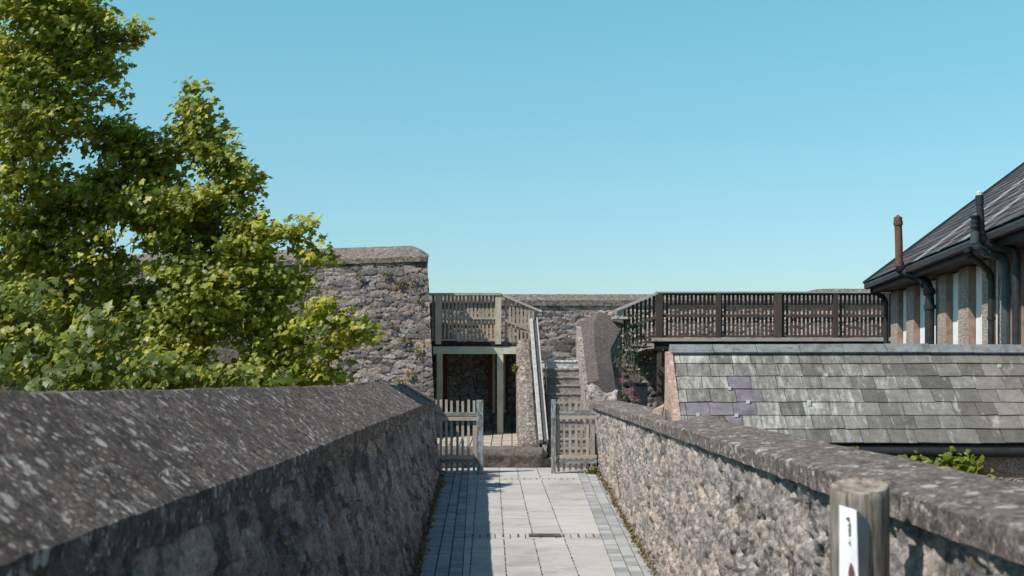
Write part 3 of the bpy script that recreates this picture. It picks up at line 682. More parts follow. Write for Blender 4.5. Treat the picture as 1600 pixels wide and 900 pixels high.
rp = thing('stair_parapet', (1.7, 25.6, -1.3), 'wide brown stair parapet with a faceted cement top on the right of the steps', 'parapet', 'parapets beside the steps')
def rowp(Y, l, r, k, d=.0): return [P(*l, Y), P(*r, Y), P(*k, Y)]
keys = [(24.15, (917.5, 598), (936, 594), (963, 614)), (25.5, (912.5, 552), (929.5, 548), (955, 560)), (25.95, (911, 537), (928.5, 532), (954, 546.5)), (26.75, (908, 513), (928, 506), (968, 519)), (27.3, (906.5, 503), (936, 487), (976, 501))]
kt = np.linspace(0, len(keys)-1, 26); secs = []
for t in kt:
    i = min(int(t), len(keys)-2); f = t - i; A = rowp(*keys[i]); B = rowp(*keys[i+1]); l, r, k = [a.lerp(b_, f) for a, b_ in zip(A, B)]
    secs.append([l + Vector((.02,0,-.10)), l, r, k, k + Vector((-.02, 0, -.10))])
secs2 = [[Vector(p) + Vector((0,.02,0)) for p in s_] for s_ in secs]
sweep('coping', secs, M['harl_brown'], rp, .003, 5., closed=True, sub=1)
secs = []
for t in kt:
    i = min(int(t), len(keys)-2); f = t - i; A = rowp(*keys[i]); B = rowp(*keys[i+1]); l, r, k = [a.lerp(b_, f) for a, b_ in zip(A, B)]
    xl = 1.385 + .02*f*0
    secs.append([Vector((xl, l.y, -1.7)), Vector((xl-.015, l.y, l.z-.09)), Vector((k.x-.05, l.y, min(l.z, k.z)-.09)), Vector((k.x-.10, l.y, -4.6))])
sweep('parapet_body', secs, M['harl_pale'], rp, .03, 9., closed=True, sub=8)
secs = []
for t in np.linspace(0, 1, 20):      # rubble end of the parapet
    x = 1.40 + t*.56; h = -.10 + .06*math.sin(t*7) - .10*t
    secs.append([(x, 23.9, -1.0), (x, 23.86, h-.25), (x, 23.95, h-.04), (x, 24.15, h), (x, 24.35, h), (x, 24.35, -1.0)])
sweep('rubble_end', secs, M['harl_pale'], rp, .06, 2., closed=True, sub=4, smooth=True)
# wall between the path wall and the steps
b = MB(); b.box(1.45, 1.95, 22.46, 24.2, -4.6, -.48); b.build('lower_wall', M['harl'], rp)

# ------------------------------------------------------------------ timber platforms
def pickets(mb, x0, x1, zf0, zf1, Y, pitch, w, th=.022):
    n = max(1, int((x1 - x0) / pitch)); off = ((x1-x0) - n*pitch)/2
    for i in range(n):
        x = x0 + off + (i+.5)*pitch + rnd.uniform(-.004, .004); a, b_ = zf0(x), zf1(x); q = rnd.uniform(-.006, .006)
        mb.hexa([(x-w/2, Y, a), (x+w/2, Y, a), (x+w/2, Y+th, a), (x-w/2, Y+th, a)], [(x-w/2+q, Y, b_), (x+w/2+q, Y, b_), (x+w/2+q, Y+th, b_), (x-w/2+q, Y+th, b_)])
YD = 27.0
pl = thing('timber_platform', (-.7, 28.2, -1.1), 'grey weathered timber viewing platform on posts, with picket railing, beside the rampart wall', 'platform', 'timber platforms at the far end')
zf = PZ(535, YD); zrail = PZ(459, YD); xa, xb = PX(676, YD), PX(782, YD)
b = MB()
for i in range(20):
    b.box(-1.75, .42, YD-.02 + i*.148, YD+.12 + i*.148, zf-.05, zf-.004)
b.build('deck_boards', M['wood_brown_x'], pl)
b = MB(); b.box(PX(677, YD), PX(808, YD), YD-.035, YD+.06, PZ(553, YD), PZ(541.5, YD)); b.build('beam', M['wood_green_x'], pl)
b = MB(); b.box(PX(673, YD), PX(796, YD), YD-.05, YD+.0, PZ(541, YD)+.002, PZ(533.5, YD)); b.build('edge_board', M['wood_black_x'], pl)
for px, w in ((687, 9.0), (781.5, 9.5)):
    b = MB(); x = PX(px, YD); hw = w/F*YD/2
    b.box(x-hw, x+hw, YD-.03, YD+.09, -1.12, PZ(553, YD)-.002); b.build('support_post', M['wood_green'], pl)
for px in (677, 778.5):
    b = MB(); x = PX(px+8 if px < 700 else px, YD); b.box(x-.062, x+.062, YD-.07, YD+.04, zf-.04, zrail-.03); b.build('railing_post', M['wood_green'], pl)
b = MB(); b.box(PX(671, YD), PX(783, YD), YD-.09, YD+.07, zrail-.035, zrail+.012); b.build('top_rail', M['wood_silver_x'], pl)
b = MB()
for z in (PZ(497.5, YD), PZ(531, YD)): b.box(PX(673, YD), PX(783, YD), YD-.02, YD+.03, z-.02, z+.022)
b.build('middle_rail', M['wood_grey_x'], pl)
b = MB()
for z in (PZ(475, YD), PZ(510, YD)): b.box(PX(673, YD), PX(783, YD), YD+.055, YD+.08, z-.03, z+.03)
b.build('back_rail', M['wood_brown_x'], pl)
b = MB(); pickets(b, PX(672, YD), PX(784, YD), lambda x: PZ(531, YD), lambda x: zrail-.03, YD+.032, .081, .05); b.build('picket_panel', M['wood_grey'], pl)
# sloping part down to the landing
q0, q1 = P(780, 459.5, YD), P(846, 487, YD+.1)
b = MB(); b.beam(q0, q1, .14, .045); b.build('sloping_rail', M['wood_silver_x'], pl)
b = MB(); b.beam(P(783, 498, YD), P(829, 516, YD+.05), .05, .055); b.build('sloping_middle_rail', M['wood_grey_x'], pl)
b = MB(); pickets(b, PX(785, YD), PX(838, YD), lambda x: PZ(541, YD), lambda x: q0.z + (x-q0.x)*(q1.z-q0.z)/(q1.x-q0.x) - .02, YD+.032, .081, .05); b.build('picket_panel', M['wood_grey'], pl)
b = MB(); b.box(PX(832, YD), PX(841, YD), YD+.12, YD+.22, .4, PZ(486, YD)); b.build('newel_post', M['wood_tan'], pl)
uw = thing('undercroft_wall', (-.7, 29.2, -1.1), 'wall of pale rounded boulders in the dark recess under the grey platform', 'wall')
n = N('boulders'); r_ = n.attr('st', 0); mk_ = n.attr('st', 1); fi = n.noise(16, 5, .7)
c = n.ramp(r_, [(0, (.20,.185,.175)), (.4, (.34,.31,.285)), (.75, (.44,.395,.36)), (.92, (.34,.24,.22)), (1, (.26,.24,.225))]); c = n.mix(.7, c, n.ramp(fi, [(.3, .5), (.7, 1.35)]), 'MULTIPLY')
M['boulder'] = n.done(n.mix(n.ramp(mk_, [(.2, 0), (.7, 1)]), (.10,.09,.08), c), .9, n.bump(fi, .6, .02))
stone_panel('masonry', [(-2.3, 29.1, -1.2), (.60, 29.1, -1.2)], [(-2.3, 29.1, .74), (.60, 29.1, .74)], (0, -1, 0), M['boulder'], uw, .02, .27, .145, .06, 31., .014, (.02,.20), .6)
# door frame and boards under it
df = thing('door_frame', (-.9, 28.3, -1.1), 'rust-brown timber door frame standing in the dark space under the grey platform', 'door frame')
for px in (694, 766.5): 
    b = MB(); Y_ = 28.3; b.box(PX(px, Y_)-.06, PX(px, Y_)+.06, Y_, Y_+.12, PZ(640, Y_), PZ(548, Y_)); b.build('jamb', M['wood_red'], df)
b = MB(); b.box(PX(790, 28.3)-.05, PX(790, 28.3)+.05, 28.3, 28.4, PZ(640, 28.3), PZ(550, 28.3)); b.build('board', M['wood_red'], df)
for px in (771.5, 787.5):
    b = MB(); b.box(PX(px, 27.9)-.028, PX(px, 27.9)+.028, 27.9, 27.98, PZ(645, 27.9), PZ(553, 27.9)); b.build('batten', M['wood_tan'], df)

pr = thing('timber_platform', (6., 28.2, -1.1), 'dark brown timber walkway platform with long picket railing above the slate roof', 'platform', 'timber platforms at the far end')
xa, xb = PX(1030, YD), PX(1470, YD); zf = PZ(529, YD); zr_ = PZ(457.5, YD)
b = MB(); b.box(PX(1018, YD), xb, YD-.1, YD+2.9, zf-.05, zf-.002); b.build('deck_boards', M['wood_brown_x'], pr)
b = MB(); b.box(PX(1016, YD), xb, YD-.12, YD-.1, zf-.06, zf+.012); b.build('edge_board', M['wood_grey_x'], pr)
b = MB(); b.box(PX(1022, YD), xb, YD-.07, YD+.05, PZ(546, YD), zf-.062); b.build('beam', M['wood_black_x'], pr)
for px, w in ((1029.5, .14), (1122, .10), (1215, .15), (1305, .10), (1384, .10), (1440, .1)):
    b = MB(); x = PX(px, YD); b.box(x-w/2, x+w/2, YD-.07, YD+.04, zf-.0, zr_-.012); b.build('railing_post', M['wood_brown'], pr)
b = MB(); b.box(PX(1024, YD), xb, YD-.08, YD+.06, zr_-.01, zr_+.022); b.build('top_rail', M['wood_silver_x'], pr)
b = MB()
for z, h, dy in ((PZ(493.5, YD), .03, -.02), (PZ(525.5, YD), .022, -.02)): b.box(xa, xb, YD+dy, YD+dy+.05, z-h, z+h)
b.build('middle_rail', M['wood_brown_x'], pr)
b = MB(); b.box(xa, xb, YD-.02, YD+.05, zr_-.05, zr_-.013); b.build('under_rail', M['wood_brown_x'], pr)
b = MB()
for z in (PZ(475, YD),): b.box(xa, xb, YD+.058, YD+.08, z-.02, z+.02)
b.build('back_rail', M['wood_grey_x'], pr)
b = MB(); pickets(b, xa, xb, lambda x: PZ(526, YD), lambda x: zr_-.03, YD+.032, .0875, .051); b.build('picket_panel', M['wood_brown'], pr)
q0, q1 = P(1027, 458, YD), P(960, 486, YD-.1)
b = MB(); b.beam(q0, q1, .15, .05); b.build('sloping_rail', M['wood_silver_x'], pr)
b = MB(); b.beam(P(1026, 495, YD), P(984, 511, YD), .05, .06); b.build('sloping_middle_rail', M['wood_brown_x'], pr)
b = MB(); pickets(b, PX(972, YD), PX(1026, YD), lambda x: PZ(540, YD), lambda x: q0.z + (x-q0.x)*(q1.z-q0.z)/(q1.x-q0.x) - .02, YD+.032, .0875, .051); b.build('picket_panel', M['wood_brown'], pr)
b = MB(); b.box(PX(984, YD), PX(1022, YD), YD-.05, YD+1.5, PZ(541, YD), PZ(536.5, YD)); b.build('stair_string', M['wood_grey_x'], pr)
b = MB(); b.box(PX(964, YD), PX(974, YD), YD-.12, YD+.0, PZ(497, YD), PZ(484, YD)); b.build('newel_post', M['wood_silver_x'], pr)
b = MB(); b.box(PX(956, YD), PX(986, YD), YD-.16, YD+.1, PZ(499, YD), PZ(495.5, YD)); b.build('newel_base', M['wood_silver_x'], pr)
b = MB(); b.box(PX(976, YD), PX(985, YD), YD-.05, YD+.06, PZ(545, YD), PZ(499.5, YD)); b.build('support_post', M['wood_brown'], pr)
for px in (1030, 1040.5):
    b = MB(); b.box(PX(px, YD)-.045, PX(px, YD)+.045, YD-.04, YD+.06, -3.5, PZ(546, YD)-.002); b.build('support_post', M['wood_brown'], pr)
b = MB(); b.beam(P(1028, 570, YD-.1), P(1046, 590, YD-.1), .05, .09); b.build('brace', M['wood_brown'], pr)

# ------------------------------------------------------------------ gates
YG = 22.25
def gate(px_post, w_post, px0, px1, py, label, hinge):
    g_ = thing('picket_gate', (PX((px0+px1)/2, YG), YG, zp(YG)), label, 'gate', 'picket gates at the end of the path')
    X = lambda p: PX(p, YG); Z = lambda p: PZ(p, YG)
    b = MB(); b.box(X(px_post-w_post), X(px_post+w_post), YG-.09, YG+.06, Z(py['post'][1]), Z(py['post'][0])); b.build('gate_post', M['paint_z'], g_, bevel=.006)
    a, c = X(px0), X(px1)
    b = MB(); b.box(a, c, YG-.05, YG-.008, Z(py['top'][1]), Z(py['top'][0])); b.build('top_rail', M['paint_x'], g_)
    b = MB(); b.box(a, c, YG-.045, YG-.008, Z(py['top2'][1]), Z(py['top2'][0])-.003); b.build('under_rail', M['wood_grey_x'], g_)
    b = MB(); b.box(a, c, YG-.045, YG-.008, Z(py['bot'][1]), Z(py['bot'][0])); b.build('bottom_rail', M['wood_grey_x'], g_)
    b = MB(); b.box(a, c, YG-.05, YG-.008, Z(py['bot2'][1]), Z(py['bot2'][0])-.003); b.build('kick_rail', M['paint_x'], g_)
    b = MB()
    n = int((c-a)/.09)
    for i in range(n):
        x = a + (c-a)*(i+.5)/n + rnd.uniform(-.006,.006); q = rnd.uniform(-.008,.008); z1 = Z(py['pk'][0]) + rnd.uniform(-.02,.01)
        b.hexa([(x-.022,YG-.004,Z(py['pk'][1])),(x+.022,YG-.004,Z(py['pk'][1])),(x+.022,YG+.02,Z(py['pk'][1])),(x-.022,YG+.02,Z(py['pk'][1]))], [(x-.022+q,YG-.004,z1),(x+.022+q,YG-.004,z1),(x+.022+q,YG+.02,z1),(x-.022+q,YG+.02,z1)])
    b.build('pickets', M['wood_tan'], g_)
    hx = c - .07 if hinge == 'post' else a + .0
    b = MB(); b.box(hx, hx+.07, YG-.006, YG+.05, Z(py['bot'][1]), Z(py['top2'][0])-.003); b.build('stile', M['wood_tan'], g_)
gate(750, 5.2, 676, 745, dict(post=(625, 741), top=(644, 650.5), top2=(650.5, 657), bot=(711.5, 716.5), bot2=(717, 723), pk=(625, 737)), 'weathered picket gate in the wall shadow, left of the opening, with a peeling blue post', 'post')
gate(864.8, 3.6, 868, 932, dict(post=(624, 741), top=(641, 648), top2=(648.5, 655), bot=(710.5, 716), bot2=(717, 724), pk=(624, 737)), 'sunlit picket gate with peeling blue rails, right of the opening against the pale wall', 'wall')

# ------------------------------------------------------------------ slate outhouse
def slates(mb, o, u, v, L, Hs, course, wid, th=.012, pick=None, seed=1, jit=.004):
    """o: lower corner at the eave, u along, v up the slope"""
    rg = random.Random(seed); o, u, v = Vector(o), Vector(u).normalized(), Vector(v).normalized(); n = u.cross(v).normalized()
    if n.z < 0: n = -n
    nc = int(round(Hs / course)); ch = Hs / nc
    for r in range(nc):
        s_ = -rg.random()*wid
        while s_ < L:
            w = wid * rg.choice((.8, 1, 1, 1, 1.12, 1.3)); a, b_ = max(s_, 0), min(s_ + w, L)
            if b_ - a > .03:
                y0 = r*ch - rg.uniform(0, jit*2); y1 = (r+1)*ch + .02; g_ = .003
                t0 = th + rg.uniform(-.002, .004); sk = rg.uniform(-jit, jit)
                c = (rg.random(), pick(a, b_, r, nc) if pick else 0, rg.random(), 1)
                A = o + u*(a+g_) + v*(y0+sk); B = o + u*(b_-g_) + v*(y0-sk); C = o + u*(b_-g_) + v*y1; D = o + u*(a+g_) + v*y1
                mb.hexa([A, B, C, D], [A + n*t0, B + n*(t0 + rg.uniform(-.002,.002)), C + n*.004, D + n*.004], c)
            s_ += w
oh = thing('slate_outhouse', (3.6, 12.9, -4.6), 'low outbuilding with a lichen-streaked slate roof behind the right wall', 'outbuilding')
YE, YRG = 11.9, 12.8; ze, zrg = PZ(692.5, YE), PZ(549.5, YRG); xo0, xo1 = 1.60, 5.35
vdir = Vector((0, YRG-YE, zrg-ze)); Hs = vdir.length
def purple(a, b_, r, nc):
    row = nc-1-r; m = (a+b_)/2 + xo0
    for rw_, x0, x1 in ((2, 1.99, 2.28), (3, 2.11, 2.34), (3, 2.76, 2.95), (4, 1.60, 2.26), (5, 1.78, 2.09)):
        if row == rw_ and x0 < m < x1: return 1.0
    return 0.0
b = MB(); slates(b, (xo0, YE, ze), (1,0,0), vdir, xo1-xo0, Hs, Hs/7, .225, .015, purple, 3); b.build('roof', M['slate'], oh)
for px, row in ((1139, 2.95), (1168, 4.0), (1263, 4.0), (1090, 4.95), (1150, 5.0), (1263, 4.2), (1560, 1.2), (1290, 1.9)):
    t = 1 - row/7; y_ = YE + (YRG-YE)*t; z = ze + (zrg-ze)*t; x = PX(px, y_)
    b = MB(); b.box(x-.016, x+.016, y_-.035, y_-.018, z-.012, z+.022); b.build('slate_clip', M['lead'], oh)
for i in range(9):
    b = MB(); x0 = xo0 - .02 + i*.432; x1 = min(x0 + .427, xo1)
    zt_ = PZ(537.5, YRG) + rnd.uniform(-.004, .004); q = rnd.uniform(-.004,.004)
    b.prism([(x0, YRG-.075, zrg-.005+q), (x0, YRG+.02, zt_+q), (x0, YRG+.06, zt_+q), (x0, YRG+.16, zrg+q), (x0, YRG+.14, zrg-.03+q), (x0, YRG-.06, zrg-.02+q)], (x1-x0, 0, .0)); b.build('ridge_tile', M['ridge'], oh, bevel=.004)
b = MB(); b.hexa([(xo0-.075, YE-.02, ze-.25), (xo0-.002, YE-.02, ze-.25), (xo0-.002, YRG+.05, ze-.25), (xo0-.075, YRG+.05, ze-.25)], [(xo0-.075, YE-.02, ze+.0), (xo0-.002, YE-.02, ze+.0), (xo0-.002, YRG-.05, zrg-.0), (xo0-.075, YRG-.05, zrg-.0)]); b.build('verge', M['flaunch'], oh)
b = MB(); b.hexa([(xo0+.01, YE+.04, -4.6), (xo1, YE+.04, -4.6), (xo1, YRG+1., -4.6), (xo0+.01, YRG+1., -4.6)], [(xo0+.01, YE+.04, ze-.05), (xo1, YE+.04, ze-.05), (xo1, YRG+1., ze-.02), (xo0+.01, YRG+1., ze-.02)]); b.build('wall', M['pebble_grey'], oh)
b = MB(); b.hexa([(xo0, YRG+.02, zrg-.02), (xo1, YRG+.02, zrg-.02), (xo1, YRG+1., ze), (xo0, YRG+1., ze)], [(xo0, YRG+.02, zrg), (xo1, YRG+.02, zrg), (xo1, YRG+1.05, ze+.05), (xo0, YRG+1.05, ze+.05)]); b.build('rear_roof', M['slate'], oh)
b = MB(); b.prism([(xo0, YE+.02, ze-.02), (xo0, YRG, zrg-.06), (xo0, YRG+.9, ze-.02)], (.05, 0, 0)); b.build('gable', M['flaunch'], oh)
b = MB(); b.box(xo0+.3, xo1, YE+.012, YE+.037, ze-.11, ze-.022); b.build('fascia', M['fascia'], oh)
b = MB(); b.tube([(xo0+.3, YE-.02, ze-.075), (xo1, YE-.02, ze-.085)], .045, 10); b.build('gutter', M['gutter'], oh, smooth=True)
# mortar fillet where the roof meets the parapet, and the side wall beyond the gable
secs = []
for t in np.linspace(0, 1, 16):
    x = 1.50 + t*.50; y_ = 12.42 - t*.35; z = -.32 - t*.03
    secs.append([(x, y_-.22, z-.08), (x, y_-.1, z), (x, y_+.05, z+.03), (x, y_+.12, z-.1)])
sweep('mortar_fillet', secs, M['rock'], oh, .03, 3., closed=True, sub=3, smooth=True)
yw = thing('yard_wall', (1.75, 16., -4.6), 'short pinkish capped wall running off the right coping beside the slate gable', 'wall')
b = MB(); b.hexa([(1.60, 12.9, -4.6), (1.66, 12.9, -4.6), (1.66, 13.3, -4.6), (1.60, 14.6, -4.6)], [(1.60, 12.9, -.24), (1.66, 12.9, -.2), (1.66, 13.3, -.2), (1.60, 14.6, -.33)]); b.build('wall_body', M['flaunch'], yw)

# ------------------------------------------------------------------ house on the right
ho = thing('cottage', (5.64, 20.5, -4.6), 'brown pebbledash house with white window boards, slate roof and black pipes at the right edge', 'house')
SL = .0952
def xe(Y): return 5.64 - SL*(20.5 - Y)
E0, E1 = Vector((xe(20.5), 20.5, 1.558)), Vector((xe(7.), 7., 1.558))
udir = (E1 - E0).normalized(); pitch = math.atan(.752); inward = Vector((-udir.y, udir.x, 0)); 
if inward.x < 0: inward = -inward
vd = inward*math.cos(pitch) + Vector((0,0,1))*math.sin(pitch)
b = MB(); slates(b, E0 + inward*.05 + Vector((0,0,.03)), udir, vd, (E1-E0).length, 7.5, .21, .30, .012, None, 8); b.build('roof', M['house_slate'], ho)
b = MB(); o_ = Vector((0,0,-.03)); A, B = E0 + o_, E1 + o_
b.hexa([A - Vector((0,0,.06)), B - Vector((0,0,.06)), B + vd*7.5 - Vector((0,0,.06)), A + vd*7.5 - Vector((0,0,.06))], [A, B, B + vd*7.5, A + vd*7.5]); b.build('roof_deck', M['fascia'], ho)
vo = -udir*.03; b = MB(); b.beam(E0 + vo, E0 + vo + vd*7.5, .05, .07, up=vd.cross(udir)); b.build('verge_board', M['fascia'], ho)
b = MB(); q = inward*.05 + Vector((0,0,-.045)); b.tube([E0 + q - udir*.03, E1 + q], .05, 10); b.build('gutter', M['gutter'], ho, smooth=True)
b = MB(); q = inward*.11 + Vector((0,0,-.09)); b.beam(E0 + q, E1 + q, .03, .14); b.build('fascia_board', M['fascia'], ho)
b = MB(); q = Vector((0,0,-.15)); A, B = E0 + inward*.10 + q, E1 + inward*.10 + q
b.hexa([A, B, B + inward*.6, A + inward*.6], [p + Vector((0,0,.02)) for p in (A, B, B + inward*.6, A + inward*.6)]); b.build('soffit', M['soffit'], ho)
OV = .38
def W(Y, inn=0., z=0.): return Vector((xe(Y), Y, z)) + inward*(OV + inn)
def ypx(px): return 8140/(px-990.4)
b = MB(); A, B = W(20.3, .16, -4.6), W(7.2, .16, -4.6); up = Vector((0,0,4.6+1.40))
b.hexa([A, B, B + inward*6, A + inward*6], [A+up, B+up, B + inward*6 + up, A + inward*6 + up]); b.build('wall', M['pebble'], ho)
piers = [(1391, 1401.4), (1415, 1427), (1461, 1477), (1496, 1512), (1533, 1543), (1557, 1568), (1581, 1588), (1618, 1640), (1665, 1690)]
for p0_, p1_ in piers:
    ya, yb = ypx(p0_), ypx(p1_); b = MB()
    A, B = W(ya, 0, -4.6), W(yb, 0, -4.6); C, D = W(yb, .155, -4.6), W(ya, .155, -4.6); up = Vector((0,0,5.999))
    b.face([A, B, B+up, A+up], m=0); b.face([B, C, C+up, B+up], m=1); b.face([D, A, A+up, D+up], m=1); b.face([A+up, B+up, C+up, D+up], m=1)
    b.build('pier', [M['pebble'], M['reveal']], ho)
for (a0, a1), (b0, b1) in zip(piers[:-1], piers[1:]):
    ya, yb = ypx(a1), ypx(b0)
    if ya - yb < .12: continue
    b = MB(); A, B = W(ya-.015, .085, -4.6), W(yb+.015, .085, -4.6); C, D = W(yb+.015, .15, -4.6), W(ya-.015, .15, -4.6); up = Vector((0,0,5.99))
    b.hexa([A, B, C, D], [k+up for k in (A, B, C, D)]); wb_ = b.build('window_board', M['white'], ho)
    b = MB(); 
    for f in (.5, .93):
        yy = ya + (yb-ya)*f; A, B = W(yy, .07, -4.6), W(yy-.035, .07, -4.6); C, D = W(yy-.035, .084, -4.6), W(yy, .084, -4.6)
        b.hexa([A, B, C, D], [k+up for k in (A, B, C, D)])
    b.build('frame', M['white'], wb_)
def pipe(name, pts, r, m, collars=(), n=16):
    b = MB(); P_ = [Vector(p) for p in pts]; sm_ = [P_[0]]
    for i in range(1, len(P_)-1):
        a_, c_, e_ = P_[i-1], P_[i], P_[i+1]; k = min(.5*(a_-c_).length, .5*(e_-c_).length, .09)
        A_2 = c_ + (a_-c_).normalized()*k; E_2 = c_ + (e_-c_).normalized()*k
        for t in (0, .25, .5, .75, 1): sm_.append(A_2*(1-t)**2 + c_*2*t*(1-t) + E_2*t*t)
    sm_.append(P_[-1]); keep_ = [sm_[0]]
    for q in sm_[1:]:
        if (q-keep_[-1]).length > .004: keep_.append(q)
    full = pts; pts = keep_; b.tube(pts, r, n); pts = full
    for q, rr, h in collars:
        i = int(q); p = Vector(pts[i]).lerp(Vector(pts[min(i+1, len(pts)-1)]), q - i); d = (Vector(pts[min(i+1, len(pts)-1)]) - Vector(pts[i])).normalized() if i < len(pts)-1 else (Vector(pts[i]) - Vector(pts[i-1])).normalized()
        b.tube([p - d*h/2, p + d*h/2], rr, n)
    return b.build(name, m, ho, smooth=True)
def ev(px, out=.09): # point in front of the eave line at a pixel column
    Y = 7380/(px-990.4); return Y
Y1 = 17.5
pipe('vent_pipe', [P(1405, 417, Y1), P(1404.5, 380, Y1), P(1403, 341, Y1)], .052, M['pipe_rust'], [(0.1, .066, .05), (1.8, .064, .05), (1.96, .058, .05)])
b = MB(); p = P(1403, 341, Y1); b.tube([p, p+Vector((0,0,.02)), p+Vector((0,0,.045))], [.052, .04, .012], 10); b.build('vent_cap', M['pipe_rust'], ho)
pipe('soil_pipe', [P(1405, 417, Y1), P(1410, 424, Y1), P(1440, 437, 17.35), P(1451, 447, 17.2), P(1452.5, 462, 17.18), P(1452.5, 640, 17.18)], .062, M['pipe_dark'], [(0.2, .075, .05), (2.5, .075, .06), (3.6, .08, .07), (4.1, .078, .06)])
Y2 = 13.35
pipe('vent_pipe', [P(1534, 378, Y2), P(1532, 340, Y2), P(1530, 305, Y2)], .038, M['pipe_dark'], [(.1, .052, .06), (.35, .05, .04), (1.75, .043, .09)])
b = MB(); p = P(1530, 305, Y2); b.tube([p, p+Vector((-.004,0,.03)), p+Vector((-.004,0,.045))], [.036, .034, .014], 10); b.build('vent_cap', M['lead'], ho)
pipe('soil_pipe', [P(1534, 376, Y2), P(1541, 382, Y2), P(1562, 385, 13.35), P(1585, 390, 13.3), P(1588.5, 402, 13.28), P(1588.5, 640, 13.28)], .044, M['pipe_dark'], [(1.6, .052, .05)])
pipe('air_valve', [P(1523, 370, 13.3), P(1523, 356, 13.3), P(1522.5, 337, 13.3)], .034, M['pipe_dark'], [(.4, .042, .03), (1.1, .046, .02), (1.5, .043, .02), (1.96, .056, .014)])
pipe('waste_pipe', [P(1524, 362, 13.3), P(1524, 378, 13.3), P(1528, 388, 13.3), P(1550, 397, 13.45), P(1567, 402, 13.6), P(1571.5, 412, 13.62), P(1571.5, 640, 13.62)], .047, M['pipe_grey'], [(0.6, .05, .12), (2.6, .055, .05), (3.1, .055, .04), (5.2, .056, .08)])
pipe('downpipe', [P(1511, 388, 14.0), P(1514, 398, 14.0), P(1530, 410, 14.1), P(1546, 424, 14.22), P(1549, 436, 14.22), P(1549, 640, 14.22)], .036, M['pipe_dark'], [(0.2, .045, .05), (3.6, .044, .05), (4.3, .044, .04)])
pipe('downpipe', [P(1362, 446, 20.3), P(1363, 453, 20.3), P(1374, 461, 20.35), P(1383, 466, 20.4), P(1384.5, 476, 20.4), P(1384.5, 640, 20.4)], .04, M['pipe_dark'], [(3.8, .05, .05)])
b = MB(); b.beam(P(1447, 428, 17.3), P(1465, 414, 16.8), .02, .03); b.build('stay', M['lead'], ho)

# ------------------------------------------------------------------ post with sign in front of the right wall
YP = 4.43; xp = PX(1343, YP); zt_ = PZ(759, YP)
po = thing('timber_post', (xp, YP, zp(4.)), 'round weathered timber post with a small white sign, standing against the right wall', 'post')
secs = []; rg = np.random.default_rng(3)
for z, k in [(-2.25, 1.0), (-1.6, 1.0), (-1.2, 1.0), (-.9, 1.0), (-.7, 1.0), (-.5, 1.0), (zt_-.03, 1.0), (zt_-.006, .985), (zt_, .95)]:
    TS = .020 if z > zt_-.05 else 0
    secs.append([(xp + .1*k*math.cos(a)*(1+.02*math.sin(3*a+1)), YP + .1*k*math.sin(a), z + TS*math.sin(a) + TS*.35*math.cos(a)) for a in np.linspace(0, 2*math.pi, 40, endpoint=False)])
n = N('post_timber'); g1 = n.noise(70, 5, .75, vec=n.map((1,1,.05))); w_ = n.noise(7, 4, .6, vec=n.map((1,1,.5)))
c = n.mix(n.ramp(g1, [(.36, 0), (.58, 1)]), (.055,.045,.037), (.28,.24,.195)); c = n.mix(.8, c, n.ramp(w_, [(.3, .5), (.7, 1.3)]), 'MULTIPLY')
M['post'] = n.done(c, .85, n.bump(g1, .6, .01))
sweep('post_shaft', secs, M['post'], po, .004, 1., closed=True, smooth=True, cap=False)
b = MB(); ring = [(xp + .095*math.cos(a), YP + .095*math.sin(a), zt_ + .02*math.sin(a) + .007*math.cos(a)) for a in np.linspace(0, 2*math.pi, 40, endpoint=False)]
inner = [(xp + .055*math.cos(a)+.004, YP + .06*math.sin(a), zt_-.010 + .012*math.sin(a)) for a in np.linspace(0, 2*math.pi, 40, endpoint=False)]
for i in range(40): b.face([ring[i], ring[(i+1) % 40], inner[(i+1) % 40], inner[i]])
b.face(inner)
n = N('post_end_grain'); v = n.voro(1.0); w_ = n.noise(22, 5, .7)
M['post_end'] = n.done(n.mix(n.ramp(w_, [(.35, 0), (.6, 1)]), (.09,.07,.055), (.34,.285,.235)), .9, n.bump(w_, .5, .01))
b.build('post_top', M['post_end'], po)
# sign: a folded plate, one leaf turned to the path
ys_ = YP - .105
def SP(px, py, d): return P(px, py, ys_ + d)
hgt = Vector((0, 0, -1.0))
a_, b_, c_ = SP(1312, 789, -.0), SP(1338, 797, -.035), SP(1360, 818, .012)
b = MB(); th = Vector((0, .006, 0))
za = Vector((a_.x, a_.y, -.85)); zb2 = Vector((b_.x+.012, b_.y, -.85)); zc = Vector((c_.x, c_.y, -.85))
b.hexa([za, zb2, zb2+th, za+th], [a_, b_, b_+th, a_+th]); sg = b.build('sign_plate', M['white'], po)
M['sign_shade'] = plain('sign_shade', (.30,.30,.31), .5, .15)  # shade on the turned-away leaf, painted in as grey
b = MB(); b.hexa([zb2+Vector((.002,0,0)), zc, zc+th, zb2+th+Vector((.002,0,0))], [b_+Vector((.002,0,0)), c_, c_+th, b_+th+Vector((.002,0,0))]); b.build('sign_return', M['sign_shade'], po)
M['ink'] = plain('sign_ink', (.10,.10,.11), .6, .1); M['ink_red'] = plain('sign_emblem_red', (.16,.05,.06), .6, .1)
def onplate(px, py):
    t = (px-1312)/26.0; p = SP(px, py, -.0 - .035*t); return Vector((p.x, p.y - .0025, p.z))
b = MB()
